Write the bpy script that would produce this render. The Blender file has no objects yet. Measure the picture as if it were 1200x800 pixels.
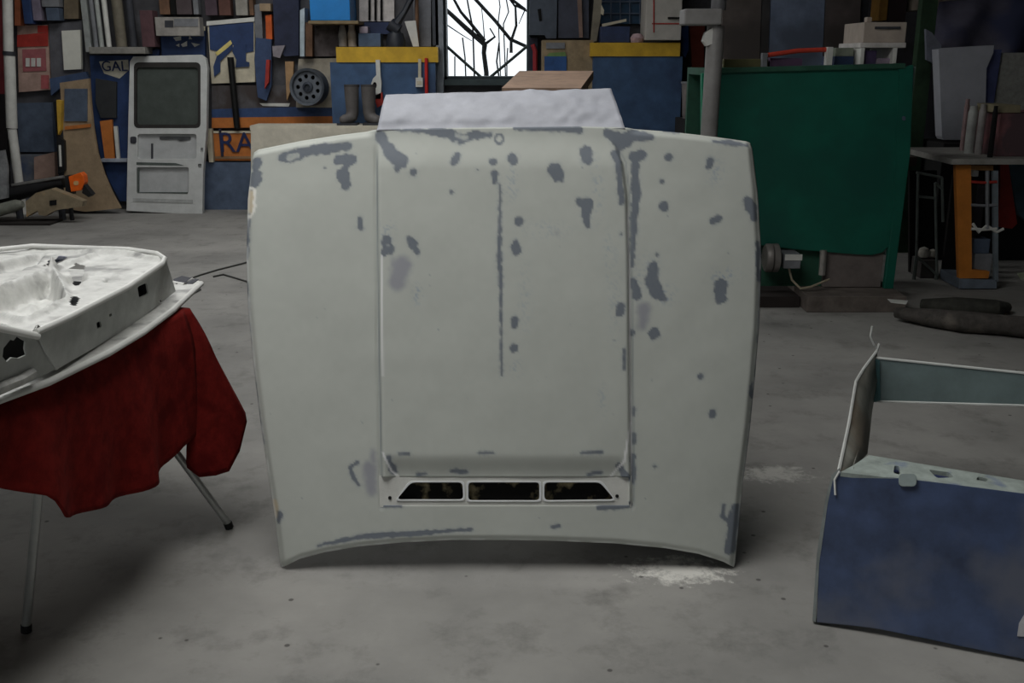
import bpy, bmesh, math, random
import numpy as np
from mathutils import Vector, Matrix
from mathutils.geometry import tessellate_polygon
random.seed(4); rng = np.random.RandomState(7)
scene = bpy.context.scene; COL = scene.collection

# ------------------------------------------------------------------ camera
CAM_H = 1.42; PITCH = math.radians(15.4); F = 1200.0
cam = bpy.data.cameras.new('camera'); cam.sensor_width = 36; cam.lens = 36 * F / 1200; cam.clip_end = 200
co = bpy.data.objects.new('camera', cam); COL.objects.link(co)
co.location = (0, 0, CAM_H); co.rotation_euler = (math.pi / 2 - PITCH, 0, 0)
scene.camera = co
scene.view_settings.view_transform = 'Standard'; scene.view_settings.look = 'None'
scene.view_settings.gamma = 1; scene.view_settings.use_curve_mapping = False
scene.view_settings.exposure = -0.74
# ------------------------------------------------------------------ world and daylight
w = bpy.data.worlds.new('world'); scene.world = w; w.use_nodes = True
w.node_tree.nodes['Background'].inputs[0].default_value = (0.93, 0.97, 1.0, 1)
w.node_tree.nodes['Background'].inputs[1].default_value = 2.2
def area(name, loc, rot, sx, sy, power, col):
    l = bpy.data.lights.new(name, 'AREA'); l.shape = 'RECTANGLE'; l.size = sx; l.size_y = sy
    l.energy = power; l.color = col
    o = bpy.data.objects.new(name, l); COL.objects.link(o); o.location = loc; o.rotation_euler = rot
    return o
area('skylight_daylight', (-0.9, 2.25, 3.55), (0, 0, 0), 2.4, 2.2, 116, (1.0, 0.985, 0.95))
area('skylight_daylight', (-2.2, 7.5, 3.55), (0, 0, 0), 2.6, 2.0, 88, (1.0, 0.985, 0.96))
area('doorway_daylight', (-1.5, -3.9, 1.4), (math.radians(90), 0, 0), 2.2, 2.4, 5, (0.93, 0.97, 1.0))

# ------------------------------------------------------------------ pixel to place
SP, CP = math.sin(PITCH), math.cos(PITCH)
O = Vector((0, 0, CAM_H))
def ray(px, py):
    u = (px - 600) / F; v = (400 - py) / F
    return Vector((u, v * SP + CP, v * CP - SP))
def atY(px, py, Y): d = ray(px, py); return O + d * (Y / d.y)
def atZ(px, py, z): d = ray(px, py); return O + d * ((z - CAM_H) / d.z)
class Plane:
    def __init__(s, p, n):
        s.p = Vector(p); s.n = Vector(n).normalized()
        if s.n.dot(O - s.p) < 0: s.n = -s.n
    def at(s, px, py):
        d = ray(px, py); return O + d * ((s.p - O).dot(s.n) / d.dot(s.n))
def plane3(a, b, c):
    a, b, c = Vector(a), Vector(b), Vector(c); return Plane(a, (b - a).cross(c - a))
def wallP(Y): return Plane((0, Y, 0), (0, -1, 0))

# ------------------------------------------------------------------ materials
def lin(c):
    c = c / 255.0; return c / 12.92 if c <= 0.04045 else ((c + 0.055) / 1.055) ** 2.4
def rgb(t): return (lin(t[0]), lin(t[1]), lin(t[2]), 1)
MATS = {}
def M(name, c, rough=.65, metal=0, var=.18, scale=9, bump=.05, c2=None, amt=.45, spec=.4):
    if name in MATS: return MATS[name]
    m = bpy.data.materials.new(name); m.use_nodes = True; nt = m.node_tree; N = nt.nodes; L = nt.links
    b = N['Principled BSDF']; b.inputs['Roughness'].default_value = rough; b.inputs['Metallic'].default_value = metal
    b.inputs['Specular IOR Level'].default_value = spec
    tc = N.new('ShaderNodeTexCoord')
    n = N.new('ShaderNodeTexNoise'); n.inputs['Scale'].default_value = scale; n.inputs['Detail'].default_value = 7
    n.inputs['Roughness'].default_value = .65; L.new(tc.outputs['Object'], n.inputs['Vector'])
    base = rgb(c); dk = tuple(x * (1 - var * 1.6) for x in base[:3]) + (1,); lt = tuple(min(1, x * (1 + var)) for x in base[:3]) + (1,)
    r = N.new('ShaderNodeValToRGB'); r.color_ramp.elements[0].position = .32; r.color_ramp.elements[1].position = .68
    r.color_ramp.elements[0].color = dk; r.color_ramp.elements[1].color = lt
    L.new(n.outputs['Fac'], r.inputs['Fac']); out = r.outputs['Color']
    if c2:
        n2 = N.new('ShaderNodeTexNoise'); n2.inputs['Scale'].default_value = scale * .45; n2.inputs['Detail'].default_value = 6
        mp = N.new('ShaderNodeMapping'); mp.inputs['Location'].default_value = (3.1, 7.7, 1.3)
        L.new(tc.outputs['Object'], mp.inputs['Vector']); L.new(mp.outputs['Vector'], n2.inputs['Vector'])
        r2 = N.new('ShaderNodeValToRGB'); r2.color_ramp.elements[0].position = 1 - amt - .06; r2.color_ramp.elements[1].position = 1 - amt + .06
        L.new(n2.outputs['Fac'], r2.inputs['Fac'])
        mx = N.new('ShaderNodeMixRGB'); L.new(r2.outputs['Color'], mx.inputs['Fac']); L.new(out, mx.inputs['Color1'])
        mx.inputs['Color2'].default_value = rgb(c2); out = mx.outputs['Color']
    L.new(out, b.inputs['Base Color'])
    if bump:
        bp = N.new('ShaderNodeBump'); bp.inputs['Strength'].default_value = bump * 4; bp.inputs['Distance'].default_value = .01
        L.new(n.outputs['Fac'], bp.inputs['Height']); L.new(bp.outputs['Normal'], b.inputs['Normal'])
    MATS[name] = m; return m

# ------------------------------------------------------------------ mesh builder
class MB:
    def __init__(s): s.v = []; s.f = []
    def add(s, vs, fs):
        k = len(s.v); s.v += [tuple(x) for x in vs]; s.f += [tuple(i + k for i in f) for f in fs]; return s
    def box(s, a, b):
        x0, y0, z0 = a; x1, y1, z1 = b
        vs = [(x0,y0,z0),(x1,y0,z0),(x1,y1,z0),(x0,y1,z0),(x0,y0,z1),(x1,y0,z1),(x1,y1,z1),(x0,y1,z1)]
        return s.add(vs, [(3,2,1,0),(4,5,6,7),(0,1,5,4),(1,2,6,5),(2,3,7,6),(3,0,4,7)])
    def hexa(s, vs): return s.add(vs, [(3,2,1,0),(4,5,6,7),(0,1,5,4),(1,2,6,5),(2,3,7,6),(3,0,4,7)])
    def tube(s, pts, r, n=8, sq=None):
        pts = [Vector(p) for p in pts]; rs = r if isinstance(r, (list, tuple)) else [r] * len(pts)
        k = len(s.v); m = len(pts); prev = None
        for i, p in enumerate(pts):
            d = (pts[min(i + 1, m - 1)] - pts[max(i - 1, 0)]).normalized()
            ref = Vector((0, 0, 1)) if abs(d.z) < .9 else Vector((0, 1, 0))
            if prev is not None: a = (prev - d * prev.dot(d)).normalized()
            else: a = d.cross(ref).normalized()
            prev = a; b = d.cross(a)
            for j in range(n):
                t = 2 * math.pi * (j + .5) / n
                s.v.append(tuple(p + (a * math.cos(t) + b * math.sin(t)) * rs[i]))
        for i in range(m - 1):
            for j in range(n):
                j2 = (j + 1) % n
                s.f.append((k + i*n + j, k + i*n + j2, k + (i+1)*n + j2, k + (i+1)*n + j))
        s.f.append(tuple(k + j for j in range(n))[::-1]); s.f.append(tuple(k + (m-1)*n + j for j in range(n)))
        return s
    def lathe(s, c, axis, prof, n=28):
        """prof: list of (radius, height along axis), closed at both ends"""
        c = Vector(c); ax = Vector(axis).normalized(); ref = Vector((0, 0, 1)) if abs(ax.z) < .9 else Vector((1, 0, 0))
        a = ax.cross(ref).normalized(); b = ax.cross(a); k = len(s.v)
        for r, h in prof:
            for j in range(n):
                t = 2 * math.pi * j / n; s.v.append(tuple(c + ax * h + (a * math.cos(t) + b * math.sin(t)) * r))
        for i in range(len(prof) - 1):
            for j in range(n):
                j2 = (j + 1) % n; s.f.append((k+i*n+j, k+i*n+j2, k+(i+1)*n+j2, k+(i+1)*n+j))
        s.f.append(tuple(k + j for j in range(n))[::-1]); s.f.append(tuple(k + (len(prof)-1)*n + j for j in range(n)))
        return s
    def slab(s, pl, outer, t, holes=(), lift=0.0):
        """plate through pixel outlines on plane pl, thickness t away from the viewer, real holes"""
        loops = [[pl.at(*p) + pl.n * lift for p in lp] for lp in [outer] + list(holes)]
        tris = tessellate_polygon(loops); flat = [v for lp in loops for v in lp]; n = len(flat); k = len(s.v)
        s.v += [tuple(v) for v in flat] + [tuple(v - pl.n * t) for v in flat]
        for tr in tris:
            a, b, c = [flat[i] for i in tr]
            if (b - a).cross(c - a).dot(pl.n) < 0: tr = tr[::-1]
            s.f.append(tuple(k + i for i in tr)); s.f.append(tuple(k + n + i for i in tr[::-1]))
        st = 0
        for lp in loops:
            m = len(lp)
            for i in range(m):
                j = (i + 1) % m; s.f.append((k+st+i, k+n+st+i, k+n+st+j, k+st+j))
            st += m
        return s
    def grid(s, P):
        """P[i][j] points"""
        k = len(s.v); R = len(P); C = len(P[0])
        for row in P: s.v += [tuple(p) for p in row]
        for i in range(R - 1):
            for j in range(C - 1): s.f.append((k+i*C+j, k+i*C+j+1, k+(i+1)*C+j+1, k+(i+1)*C+j))
        return s
    def build(s, name, mat, parent=None, smooth=False, bevel=0, solid=0, origin=None):
        if origin is None:
            if parent is not None: org = Vector(parent['_o'])
            else:
                a = np.array(s.v); org = Vector((float((a[:,0].min()+a[:,0].max())/2), float((a[:,1].min()+a[:,1].max())/2), float(a[:,2].min())))
        else: org = Vector(origin)
        me = bpy.data.meshes.new(name); me.from_pydata([tuple(Vector(v) - org) for v in s.v], [], s.f)
        bm = bmesh.new(); bm.from_mesh(me); bmesh.ops.recalc_face_normals(bm, faces=bm.faces) if not solid else None; bm.to_mesh(me); bm.free()
        me.update()
        if smooth:
            for p in me.polygons: p.use_smooth = True
        o = bpy.data.objects.new(name, me); COL.objects.link(o); me.materials.append(mat)
        o['_o'] = tuple(org)
        if parent is not None:
            o.parent = parent; o.location = org - Vector(parent['_o'])
        else: o.location = org
        if solid:
            md = o.modifiers.new('thickness', 'SOLIDIFY'); md.thickness = solid; md.offset = 0
        if bevel:
            md = o.modifiers.new('edge', 'BEVEL'); md.width = bevel; md.segments = 2; md.limit_method = 'ANGLE'; md.angle_limit = math.radians(40)
        if smooth and not solid:
            me.set_sharp_from_angle(angle=math.radians(45))
        return o
def thing(name, label, cat, loc, group=None):
    o = bpy.data.objects.new(name, None); COL.objects.link(o); o.location = loc; o['_o'] = tuple(loc)
    o.empty_display_size = .1
    o['label'] = label; o['category'] = cat
    if group: o['group'] = group
    return o
def tag(o, label, cat, group=None):
    o['label'] = label; o['category'] = cat
    if group: o['group'] = group
    return o
def struct(o): o['kind'] = 'structure'; return o
def rr(x0, y0, x1, y1, r=3, n=3):
    """rounded pixel rectangle"""
    out = []
    for cx, cy, a0 in ((x1-r, y0+r, -90), (x1-r, y1-r, 0), (x0+r, y1-r, 90), (x0+r, y0+r, 180)):
        for i in range(n + 1):
            a = math.radians(a0 + 90 * i / n); out.append((cx + r*math.cos(a), cy + r*math.sin(a)))
    return out
def rect(x0, y0, x1, y1): return [(x0, y0), (x1, y0), (x1, y1), (x0, y1)]
def pxbox(mb, x0, y0, x1, y1, Y, depth):
    """box whose front face covers a pixel rectangle at distance Y"""
    ym = (y0 + y1) / 2; a = atY(x0, ym, Y); b = atY(x1, ym, Y); t = atY((x0+x1)/2, y0, Y).z; c = atY((x0+x1)/2, y1, Y).z
    return mb.box((a.x, Y, max(c, 0)), (b.x, Y + depth, t))
def text(s, size, loc, mat, parent, rz=0, rx=math.pi/2, ext=.004):
    cu = bpy.data.curves.new('lettering', 'FONT'); cu.body = s; cu.size = size; cu.extrude = ext; cu.align_x = 'CENTER'; cu.align_y = 'CENTER'
    t = bpy.data.objects.new('lettering', cu); COL.objects.link(t); bpy.context.view_layer.update()
    me = bpy.data.meshes.new_from_object(t); bpy.data.objects.remove(t)
    o = bpy.data.objects.new('lettering', me); COL.objects.link(o); me.materials.clear(); me.materials.append(mat)
    o['_o'] = tuple(loc); o.parent = parent; o.location = Vector(loc) - Vector(parent['_o']); o.rotation_euler = (rx, 0, rz)
    return o

WALL = 10.1
# ------------------------------------------------------------------ the setting
def floor_material():
    m = bpy.data.materials.new('worn concrete'); m.use_nodes = True; N = m.node_tree.nodes; L = m.node_tree.links
    b = N['Principled BSDF']; tc = N.new('ShaderNodeTexCoord')
    def noise(sc, det=6, ro=.6, off=(0,0,0), st=(1,1,1)):
        mp = N.new('ShaderNodeMapping'); mp.inputs['Location'].default_value = off; mp.inputs['Scale'].default_value = st
        L.new(tc.outputs['Object'], mp.inputs['Vector'])
        n = N.new('ShaderNodeTexNoise'); n.inputs['Scale'].default_value = sc; n.inputs['Detail'].default_value = det; n.inputs['Roughness'].default_value = ro
        L.new(mp.outputs['Vector'], n.inputs['Vector']); return n.outputs['Fac']
    def ramp(f, a, b_, ca, cb):
        r = N.new('ShaderNodeValToRGB'); e = r.color_ramp.elements; e[0].position = a; e[1].position = b_; e[0].color = ca; e[1].color = cb
        L.new(f, r.inputs['Fac']); return r.outputs['Color']
    def mix(f, a, c):
        x = N.new('ShaderNodeMixRGB'); L.new(f, x.inputs['Fac']); L.new(a, x.inputs['Color1'])
        if isinstance(c, tuple): x.inputs['Color2'].default_value = c
        else: L.new(c, x.inputs['Color2'])
        return x.outputs['Color']
    K = (0,0,0,1); W = (1,1,1,1)
    c = ramp(noise(1.1, 9, .62), .3, .72, rgb((120,119,116)), rgb((162,160,155)))
    c = mix(ramp(noise(5, 9, .7, (2,5,0)), .52, .75, K, (.7,.7,.7,1)), c, rgb((92,91,88)))
    c = mix(ramp(noise(14, 6, .7, (9,1,0), (1, .35, 1)), .6, .8, K, (.5,.5,.5,1)), c, rgb((158,156,152)))
    # dark specks and grit
    vo = N.new('ShaderNodeTexVoronoi'); vo.inputs['Scale'].default_value = 9; L.new(tc.outputs['Object'], vo.inputs['Vector'])
    c = mix(ramp(vo.outputs['Distance'], .05, .075, (.75,.75,.75,1), K), c, rgb((62,60,58)))
    # pale filler dust spilled by the panel: one patch with its own ragged outline
    def patch(c, ctr, rad, colour, strength, seed):
        d = N.new('ShaderNodeVectorMath'); d.operation = 'SUBTRACT'; L.new(tc.outputs['Object'], d.inputs[0]); d.inputs[1].default_value = ctr
        s = N.new('ShaderNodeVectorMath'); s.operation = 'DIVIDE'; L.new(d.outputs[0], s.inputs[0]); s.inputs[1].default_value = rad
        l = N.new('ShaderNodeVectorMath'); l.operation = 'LENGTH'; L.new(s.outputs[0], l.inputs[0])
        ad = N.new('ShaderNodeMath'); ad.operation = 'MULTIPLY_ADD'; L.new(noise(22, 8, .75, (seed, 0, 0)), ad.inputs[0]); ad.inputs[1].default_value = 2.6; L.new(l.outputs['Value'], ad.inputs[2]); sc_ = N.new('ShaderNodeMath'); sc_.operation = 'MULTIPLY'; L.new(ad.outputs[0], sc_.inputs[0]); sc_.inputs[1].default_value = .3
        return mix(ramp(sc_.outputs[0], .46, .60, (strength,)*3 + (1,), K), c, colour)
    p = atZ(795, 668, 0); c = patch(c, (p.x, p.y, 0), (.22, .13, 1), rgb((226,224,216)), .8, 4)
    p = atZ(905, 555, 0); c = patch(c, (p.x, p.y, 0), (.2, .12, 1), rgb((214,212,205)), .55, 8)
    L.new(c, b.inputs['Base Color']); b.inputs['Roughness'].default_value = .82; b.inputs['Specular IOR Level'].default_value = .3
    bp = N.new('ShaderNodeBump'); bp.inputs['Strength'].default_value = .25; bp.inputs['Distance'].default_value = .004
    L.new(noise(38, 8, .7), bp.inputs['Height']); L.new(bp.outputs['Normal'], b.inputs['Normal'])
    return m
fl = MB().box((-7, -4, -.1), (7.5, WALL + .25, 0)).build('floor', floor_material(), origin=(0, 0, 0)); struct(fl)
wall_m = M('grimy wall plaster', (84, 84, 88), .85, var=.3, scale=3, c2=(58, 56, 58), amt=.4)
WX0 = atY(520, 50, WALL).x; WX1 = atY(621, 50, WALL).x; WZ0 = atY(570, 93, WALL).z; WZ1 = 2.9
bw = MB()
bw.box((-7, WALL, 0), (WX0, WALL + .25, 3.8)); bw.box((WX1, WALL, 0), (7.5, WALL + .25, 3.8))
bw.box((WX0, WALL, 0), (WX1, WALL + .25, WZ0)); bw.box((WX0, WALL, WZ1), (WX1, WALL + .25, 3.8))
struct(bw.build('wall_back', wall_m, origin=(0, WALL, 0)))
struct(MB().box((-7.2, -4, 0), (-7, WALL + .25, 3.8)).build('wall_left', wall_m))
struct(MB().box((7.5, -4, 0), (7.7, WALL + .25, 3.8)).build('wall_right', wall_m))
fw = MB(); fw.box((-7, -4.2, 0), (-2.7, -4, 3.8)); fw.box((-.3, -4.2, 0), (7.5, -4, 3.8)); fw.box((-2.7, -4.2, 2.7), (-.3, -4, 3.8))
struct(fw.build('wall_front', wall_m))
cl = MB(); SK = [(-2.5, .1, 1.0, 3.6), (-2.5, 6.3, .1, 8.3)]   # skylight openings x0,x1,y0,y1 below
xs = (-3.4, .1); ys = [(1.0, 3.6), (6.3, 8.3)]
cl.box((-7.2, -4.2, 3.8), (xs[0], WALL + .25, 3.95)); cl.box((xs[1], -4.2, 3.8), (7.7, WALL + .25, 3.95))
for a, b in ((-4.2, 1.0), (3.6, 6.3), (8.3, WALL + .25)): cl.box((xs[0], a, 3.8), (xs[1], b, 3.95))
struct(cl.build('ceiling', M('ceiling boards', (84, 82, 80), .9)))
struct(MB().box((-30, WALL + .25, -.3), (30, 40, -.05)).build('ground', M('yard gravel', (150, 152, 150), .9)))

# window with iron bars
wf = MB(); mframe = M('dark window steel', (52, 62, 66), .5, .2)
wy = WALL + .06
wf.box((WX0, wy - .12, WZ0), (WX0 + .03, wy + .12, WZ1)); wf.box((WX1 - .03, wy - .12, WZ0), (WX1, wy + .12, WZ1))
wf.box((WX0, wy - .12, WZ0 - .0), (WX1, wy + .12, WZ0 + .03)); wf.box((WX0, wy - .12, WZ1 - .03), (WX1, wy + .12, WZ1))
win = struct(wf.build('window_1', mframe))
v = MB(); pa, pb, pc = atY(522, 53, wy), atY(569, 95, wy), atY(618, 54, wy); v.tube([pa, pb], .014, 6).build('window_bar', M('green painted bar', (38, 52, 48), .5), win)
v = MB(); v.tube([pb, pc], .014, 6).build('window_bar', MATS['green painted bar'], win)
glass = bpy.data.materials.new('clear glass'); glass.use_nodes = True
gN = glass.node_tree.nodes; gb = gN['Principled BSDF']; gb.inputs['Roughness'].default_value = .02; gb.inputs['Transmission Weight'].default_value = 1; gb.inputs['IOR'].default_value = 1.02; gb.inputs['Base Color'].default_value = (.95, .98, 1, 1)
MB().box((WX0 + .03, wy + .05, WZ0 + .03), (WX1 - .03, wy + .056, WZ1 - .03)).build('pane', glass, win)
MB().box((WX0 - .05, WALL - .16, WZ0 - .05), (WX1 + .03, WALL, WZ0)).build('window_sill', M('sill slate', (60, 72, 74), .7), win)

# bare tree and saplings in the yard behind the window
bark = M('dark bark', (44, 44, 44), .9)
TY = 12.2
t = thing('bare_tree', 'bare dark tree with forked branches outside the bright window', 'tree', atY(569, 150, TY) * 1)
base = atY(569, 90, TY); base = Vector((base.x, TY, -.05)); t.location = base; t['_o'] = tuple(base)
fk = atY(568, 52, TY)
MB().tube([base, atY(570, 85, TY), atY(567, 62, TY), fk], [.04, .03, .028, .032], 8).build('trunk', bark, t, smooth=True)
def branch(pts, r0, r1, Yo=0):
    n = len(pts); P = [atY(x, y, TY + Yo) for x, y in pts]
    MB().tube(P, [r0 + (r1 - r0) * i / (n - 1) for i in range(n)], 6).build('branch', bark, t, smooth=True)
branch([(568,52),(545,32),(530,18),(512,2)], .03, .022)
branch([(568,48),(552,28),(540,14),(528,-8)], .022, .014)
branch([(568,52),(580,43),(574,33)], .018, .008)
branch([(553,28),(549,8),(545,-14)], .012, .01)
branch([(618,55),(598,46),(580,24),(556,-2),(548,-12)], .02, .02, .02)
branch([(599,62),(599,48),(605,30),(604,8),(592,-8)], .022, .012)
branch([(604,6),(616,12),(624,18)], .016, .008); branch([(596,-3),(606,4),(616,11)], .02, .012)
branch([(615,12),(608,28)], .009, .005)
branch([(568,48),(566,24),(564,6)], .008, .005, .01)
branch([(522,28),(540,40),(553,48)], .008, .004)
for i, (pts, r) in enumerate([([(585,92),(582,72),(585,50)], .012), ([(594,92),(594,70),(595,56)], .009), ([(556,92),(555,60),(554,30)], .012),
                ([(546,94),(545,68),(542,44)], .010), ([(533,94),(533,66)], .009), ([(590,28),(596,14),(592,-8)], .009), ([(584,24),(586,8),(584,-8)], .008)]):
    P = [atY(x, y, TY + .5) for x, y in pts]
    if P[0].z < 1.6: P = [Vector((P[0].x, P[0].y, -.05))] + P
    else: P = [Vector((P[0].x + .1, P[0].y + .4, -.05)), Vector((P[0].x + .03, P[0].y + .3, 1.0))] + P
    tag(MB().tube(P, [r * 1.4] + [r] * (len(P) - 1), 6).build('sapling', bark, smooth=True), 'thin bare sapling outside the bright window behind the bars', 'sapling', 'saplings in the yard')
hb = MB(); 
for i in range(60):
    x = -2.4 + i * .08 + random.random() * .05; hb.tube([(x, 13.6, -.05), (x + random.uniform(-.1,.1), 13.6 + random.uniform(-.2,.2), 1.0 + random.random() * .22)], .035, 5)
ho = hb.build('hedge', M('hedge green', (70, 92, 74), .9)); ho['kind'] = 'stuff'; tag(ho, 'low dark green hedge along the yard outside the window', 'hedge')

# ------------------------------------------------------------------ the bonnet
def interp(pts, t):
    pts = sorted(pts); return np.interp(t, [p[0] for p in pts], [p[1] for p in pts])
HN = (0, -1.19, .36)
EL = [(140,293),(178,290),(230,286),(300,284),(360,286),(430,293),(500,302),(560,311),(610,319),(668,326)]
ER = [(140,882),(163,886),(220,892),(300,897),(380,894),(440,889),(500,883),(560,875),(610,870),(668,864)]
TOP = [(284,178),(300,172),(350,163),(400,156),(445,151),(520,150),(600,149),(680,148),(730,149),(790,153),(840,158),(890,164)]
BOT = [(316,669),(330,666),(350,656),(380,648),(420,641),(470,636),(530,633),(590,633),(650,634),(720,637),(780,643),(820,650),(850,660),(866,669)]
VX0, VX1, VY0, VY1 = 446., 738., 559., 592.
def colvals():
    a = [('L', i / 80.) for i in range(80)]; n = 146
    a += [('C', VX0 + (VX1 - VX0) * i / n) for i in range(n + 1)]
    a += [('R', (i + 1) / 80.) for i in range(80)]; return a
def rowvals():
    a = [('T', i / 40.) for i in range(40)]; n1 = 160
    a += [('C', 230 + (VY0 - 230) * i / n1) for i in range(n1)]
    n2 = 17; a += [('C', VY0 + (VY1 - VY0) * i / n2) for i in range(n2 + 1)]
    a += [('B', (i + 1) / 34.) for i in range(34)]; return a
cv, rv = colvals(), rowvals(); R, C = len(rv), len(cv)
PX = np.zeros((R, C)); PY = np.zeros((R, C))
for i, (rk, rvv) in enumerate(rv):
    # nominal row height used for side edges
    ynom = rvv if rk == 'C' else (150 + (230 - 150) * rvv if rk == 'T' else VY1 + (668 - VY1) * rvv)
    for _ in range(1):
        l = interp(EL, ynom); r = interp(ER, ynom)
    for j, (ck, cvv) in enumerate(cv):
        PX[i, j] = l + (VX0 - l) * cvv if ck == 'L' else (cvv if ck == 'C' else VX1 + (r - VX1) * cvv)
    if rk == 'C': PY[i] = rvv
    elif rk == 'T': tp = interp(TOP, PX[i]); PY[i] = tp + (230 - tp) * rvv
    else: bt = interp(BOT, PX[i]); PY[i] = VY1 + (bt - VY1) * rvv
def sm(a, b, x): t = np.clip((x - a) / (b - a), 0, 1); return t * t * (3 - 2 * t)
def vnoise(x, y, seed):
    r = np.random.RandomState(seed); T = r.rand(64, 64); x0 = np.floor(x).astype(int); y0 = np.floor(y).astype(int)
    fx = x - x0; fy = y - y0; fx = fx*fx*(3-2*fx); fy = fy*fy*(3-2*fy)
    g = lambda a, b: T[a % 64, b % 64]
    return (g(x0,y0)*(1-fx)+g(x0+1,y0)*fx)*(1-fy) + (g(x0,y0+1)*(1-fx)+g(x0+1,y0+1)*fx)*fy - .5
GL = [(150,440),(400,443),(600,447)]; GR = [(150,714),(170,722),(190,731),(230,736),(300,738),(600,741)]
LE = interp(EL, PY); RE = interp(ER, PY); gl = interp(GL, PY); gr = interp(GR, PY)
xn = (PX - 590) / 305.
disp = -.03 * np.abs(xn) ** 3 - .014 * (1 - sm(0, 9, PX - LE)) - .014 * (1 - sm(0, 9, RE - PX))
BT = interp(BOT, PX); TP = interp(TOP, PX)
disp -= .006 * (1 - sm(0, 7, BT - PY)) + .010 * (1 - sm(0, 8, PY - TP)) * (1 - sm(428, 440, PX) * (1 - sm(734, 746, PX)))
inside = sm(-1, 5, PX - gl) * sm(-1, 5, gr - PX) * sm(156, 200, PY) * (1 - sm(588, 591, PY))
bulge = .013 * inside
scoop = sm(531, 558, PY) * sm(0, 18, PX - gl) * sm(0, 18, gr - PX) * (1 - sm(586, 592, PY))
disp += bulge - .015 * scoop
disp -= .006 * np.exp(-((PX - gl) / 1.8) ** 2) * sm(165, 185, PY) * (1 - sm(590, 600, PY))
disp -= .006 * np.exp(-((PX - gr) / 1.8) ** 2) * sm(165, 185, PY) * (1 - sm(590, 600, PY))
disp += .002 * vnoise(PX / 60, PY / 60, 3) + .0012 * vnoise(PX / 22, PY / 22, 5)
# real positions on the leaning plane
u = (PX - 600) / F; vv = (400 - PY) / F
D = np.stack([u, vv * SP + CP, vv * CP - SP], -1)
def hood_at(y0):
    P_ = Plane((0, y0, 0), HN); n3 = np.array(P_.n); tt = np.dot(np.array(P_.p - O), n3) / (D @ n3)
    return P_, np.array(O) + D * tt[..., None] + disp[..., None] * n3
ya, yb_ = 2.4, 2.75
for _ in range(24):          # the two lower corners stand on the floor
    ym = (ya + yb_) / 2
    if hood_at(ym)[1][..., 2].min() > .001: ya = ym
    else: yb_ = ym
HP, POS = hood_at(ya); HLIFT = 0.0
# paint: primer with sanded-through and filler patches (px, py, radius) chains
CH = [[(330,184,5),(345,180,7),(360,176,5),(378,173,6),(407,171,4)],[(396,187,5),(412,186,6),(403,196,3),(402,205,8),(405,215,6)],
 [(299,188,6),(296,193,5)],[(297,206,8),(293,214,6)],[(446,160,7),(450,168,5),(458,180,8),(470,190,8),(466,198,4)],[(485,203,4)],
 [(460,151,1.5),(495,153,3),(525,156,6),(540,163,5),(560,158,4),(574,158,3)],[(533,190,4.5),(537,182,3)],[(578,190,4)],[(580,203,3),(579,214,3)],
 [(601,186,5.5),(602,192,4)],[(529,226,2.2)],[(586,218,1.1),(586,260,1.4),(585,300,2.6),(587,330,2),(587,360,.9),(588,440,.7)],[(422,256,2.6),(422,266,3)],
 [(453,281,5),(456,292,6),(450,296,4)],[(480,280,3),(485,288,5),(489,296,3)],[(687,178,7),(688,187,7)],[(650,199,7.5),(655,208,6)],
 [(680,238,5),(688,240,7),(686,252,5),(689,266,2)],[(608,260,5)],[(604,288,5),(605,294,5)],[(603,375,5),(603,381,4)],[(602,408,5)],
 [(605,149,3.5),(640,149,4.5),(680,152,3.5)],[(712,155,5),(727,166,9),(745,157,7),(764,161,3)],[(722,180,5),(725,200,3),(728,238,2.6)],
 [(743,184,6),(752,181,6)],[(744,188,4.5),(746,225,4.5),(743,255,4),(741,310,1.8)],[(784,183,4.5)],[(776,212,2.6)],[(778,241,5.5)],
 [(833,188,4.5),(831,194,3)],[(836,259,4),(844,254,3.5)],[(878,234,5),(884,242,7),(887,253,5)],[(892,285,4),(893,325,3)],
 [(767,312,5),(764,330,8),(770,342,8),(780,350,3)],[(743,330,4),(747,346,6)],[(846,334,7),(846,348,7)],[(727,360,5),(726,367,4)],[(767,391,6)],[(741,390,3)],
 [(822,441,3.2)],[(836,485,4.5)],[(886,452,3.5),(885,463,4)],[(731,410,1.4),(731,432,1.6)],[(743,478,1.5),(743,486,1.5)],[(743,508,1.8),(743,518,1.8)],[(742,535,3),(742,565,2)],
 [(455,535,3),(461,552,4)],[(468,531,1),(480,531,1)],[(562,530,1.6),(578,530,1.4)],[(682,530,1.4),(704,529,1.6)],[(490,556,2),(498,555,1.5)],[(530,552,2.6),(546,553,2)],
 [(690,556,1.5),(704,553,2)],[(725,545,2.5),(735,560,4)],[(702,595,3),(720,593,4),(738,592,3.5)],[(372,640,1.6),(420,629,2.4),(470,626,3),(510,623,2.4),(553,620,1.4)],
 [(648,617,2),(655,616,2)],[(866,598,7),(863,618,9),(858,644,7)],[(850,592,1.6),(848,606,1.8),(855,611,1.8),(858,600,1.4)],[(326,603,3.5),(324,612,2.5)],
 [(418,542,1.6),(410,548,1.8),(414,560,1.8),(420,568,1.6)],[(778,152,1.2),(796,153,1.6)],[(838,164,1.4),(858,165,3),(878,168,1.6)],[(448,593,1.5),(470,593,1.5)],
 [(287,250,2.5),(286,300,1.4)],[(285,330,1),(290,420,1),(305,520,1)],[(896,300,1.6),(893,400,1.6)],[(892,420,1.2),(884,500,1.6),(876,560,2)],[(560,200,1)],[(728,275,1.2)],[(770,298,1.6)],[(768,547,1.8)],[(380,196,1.3)]]
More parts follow.
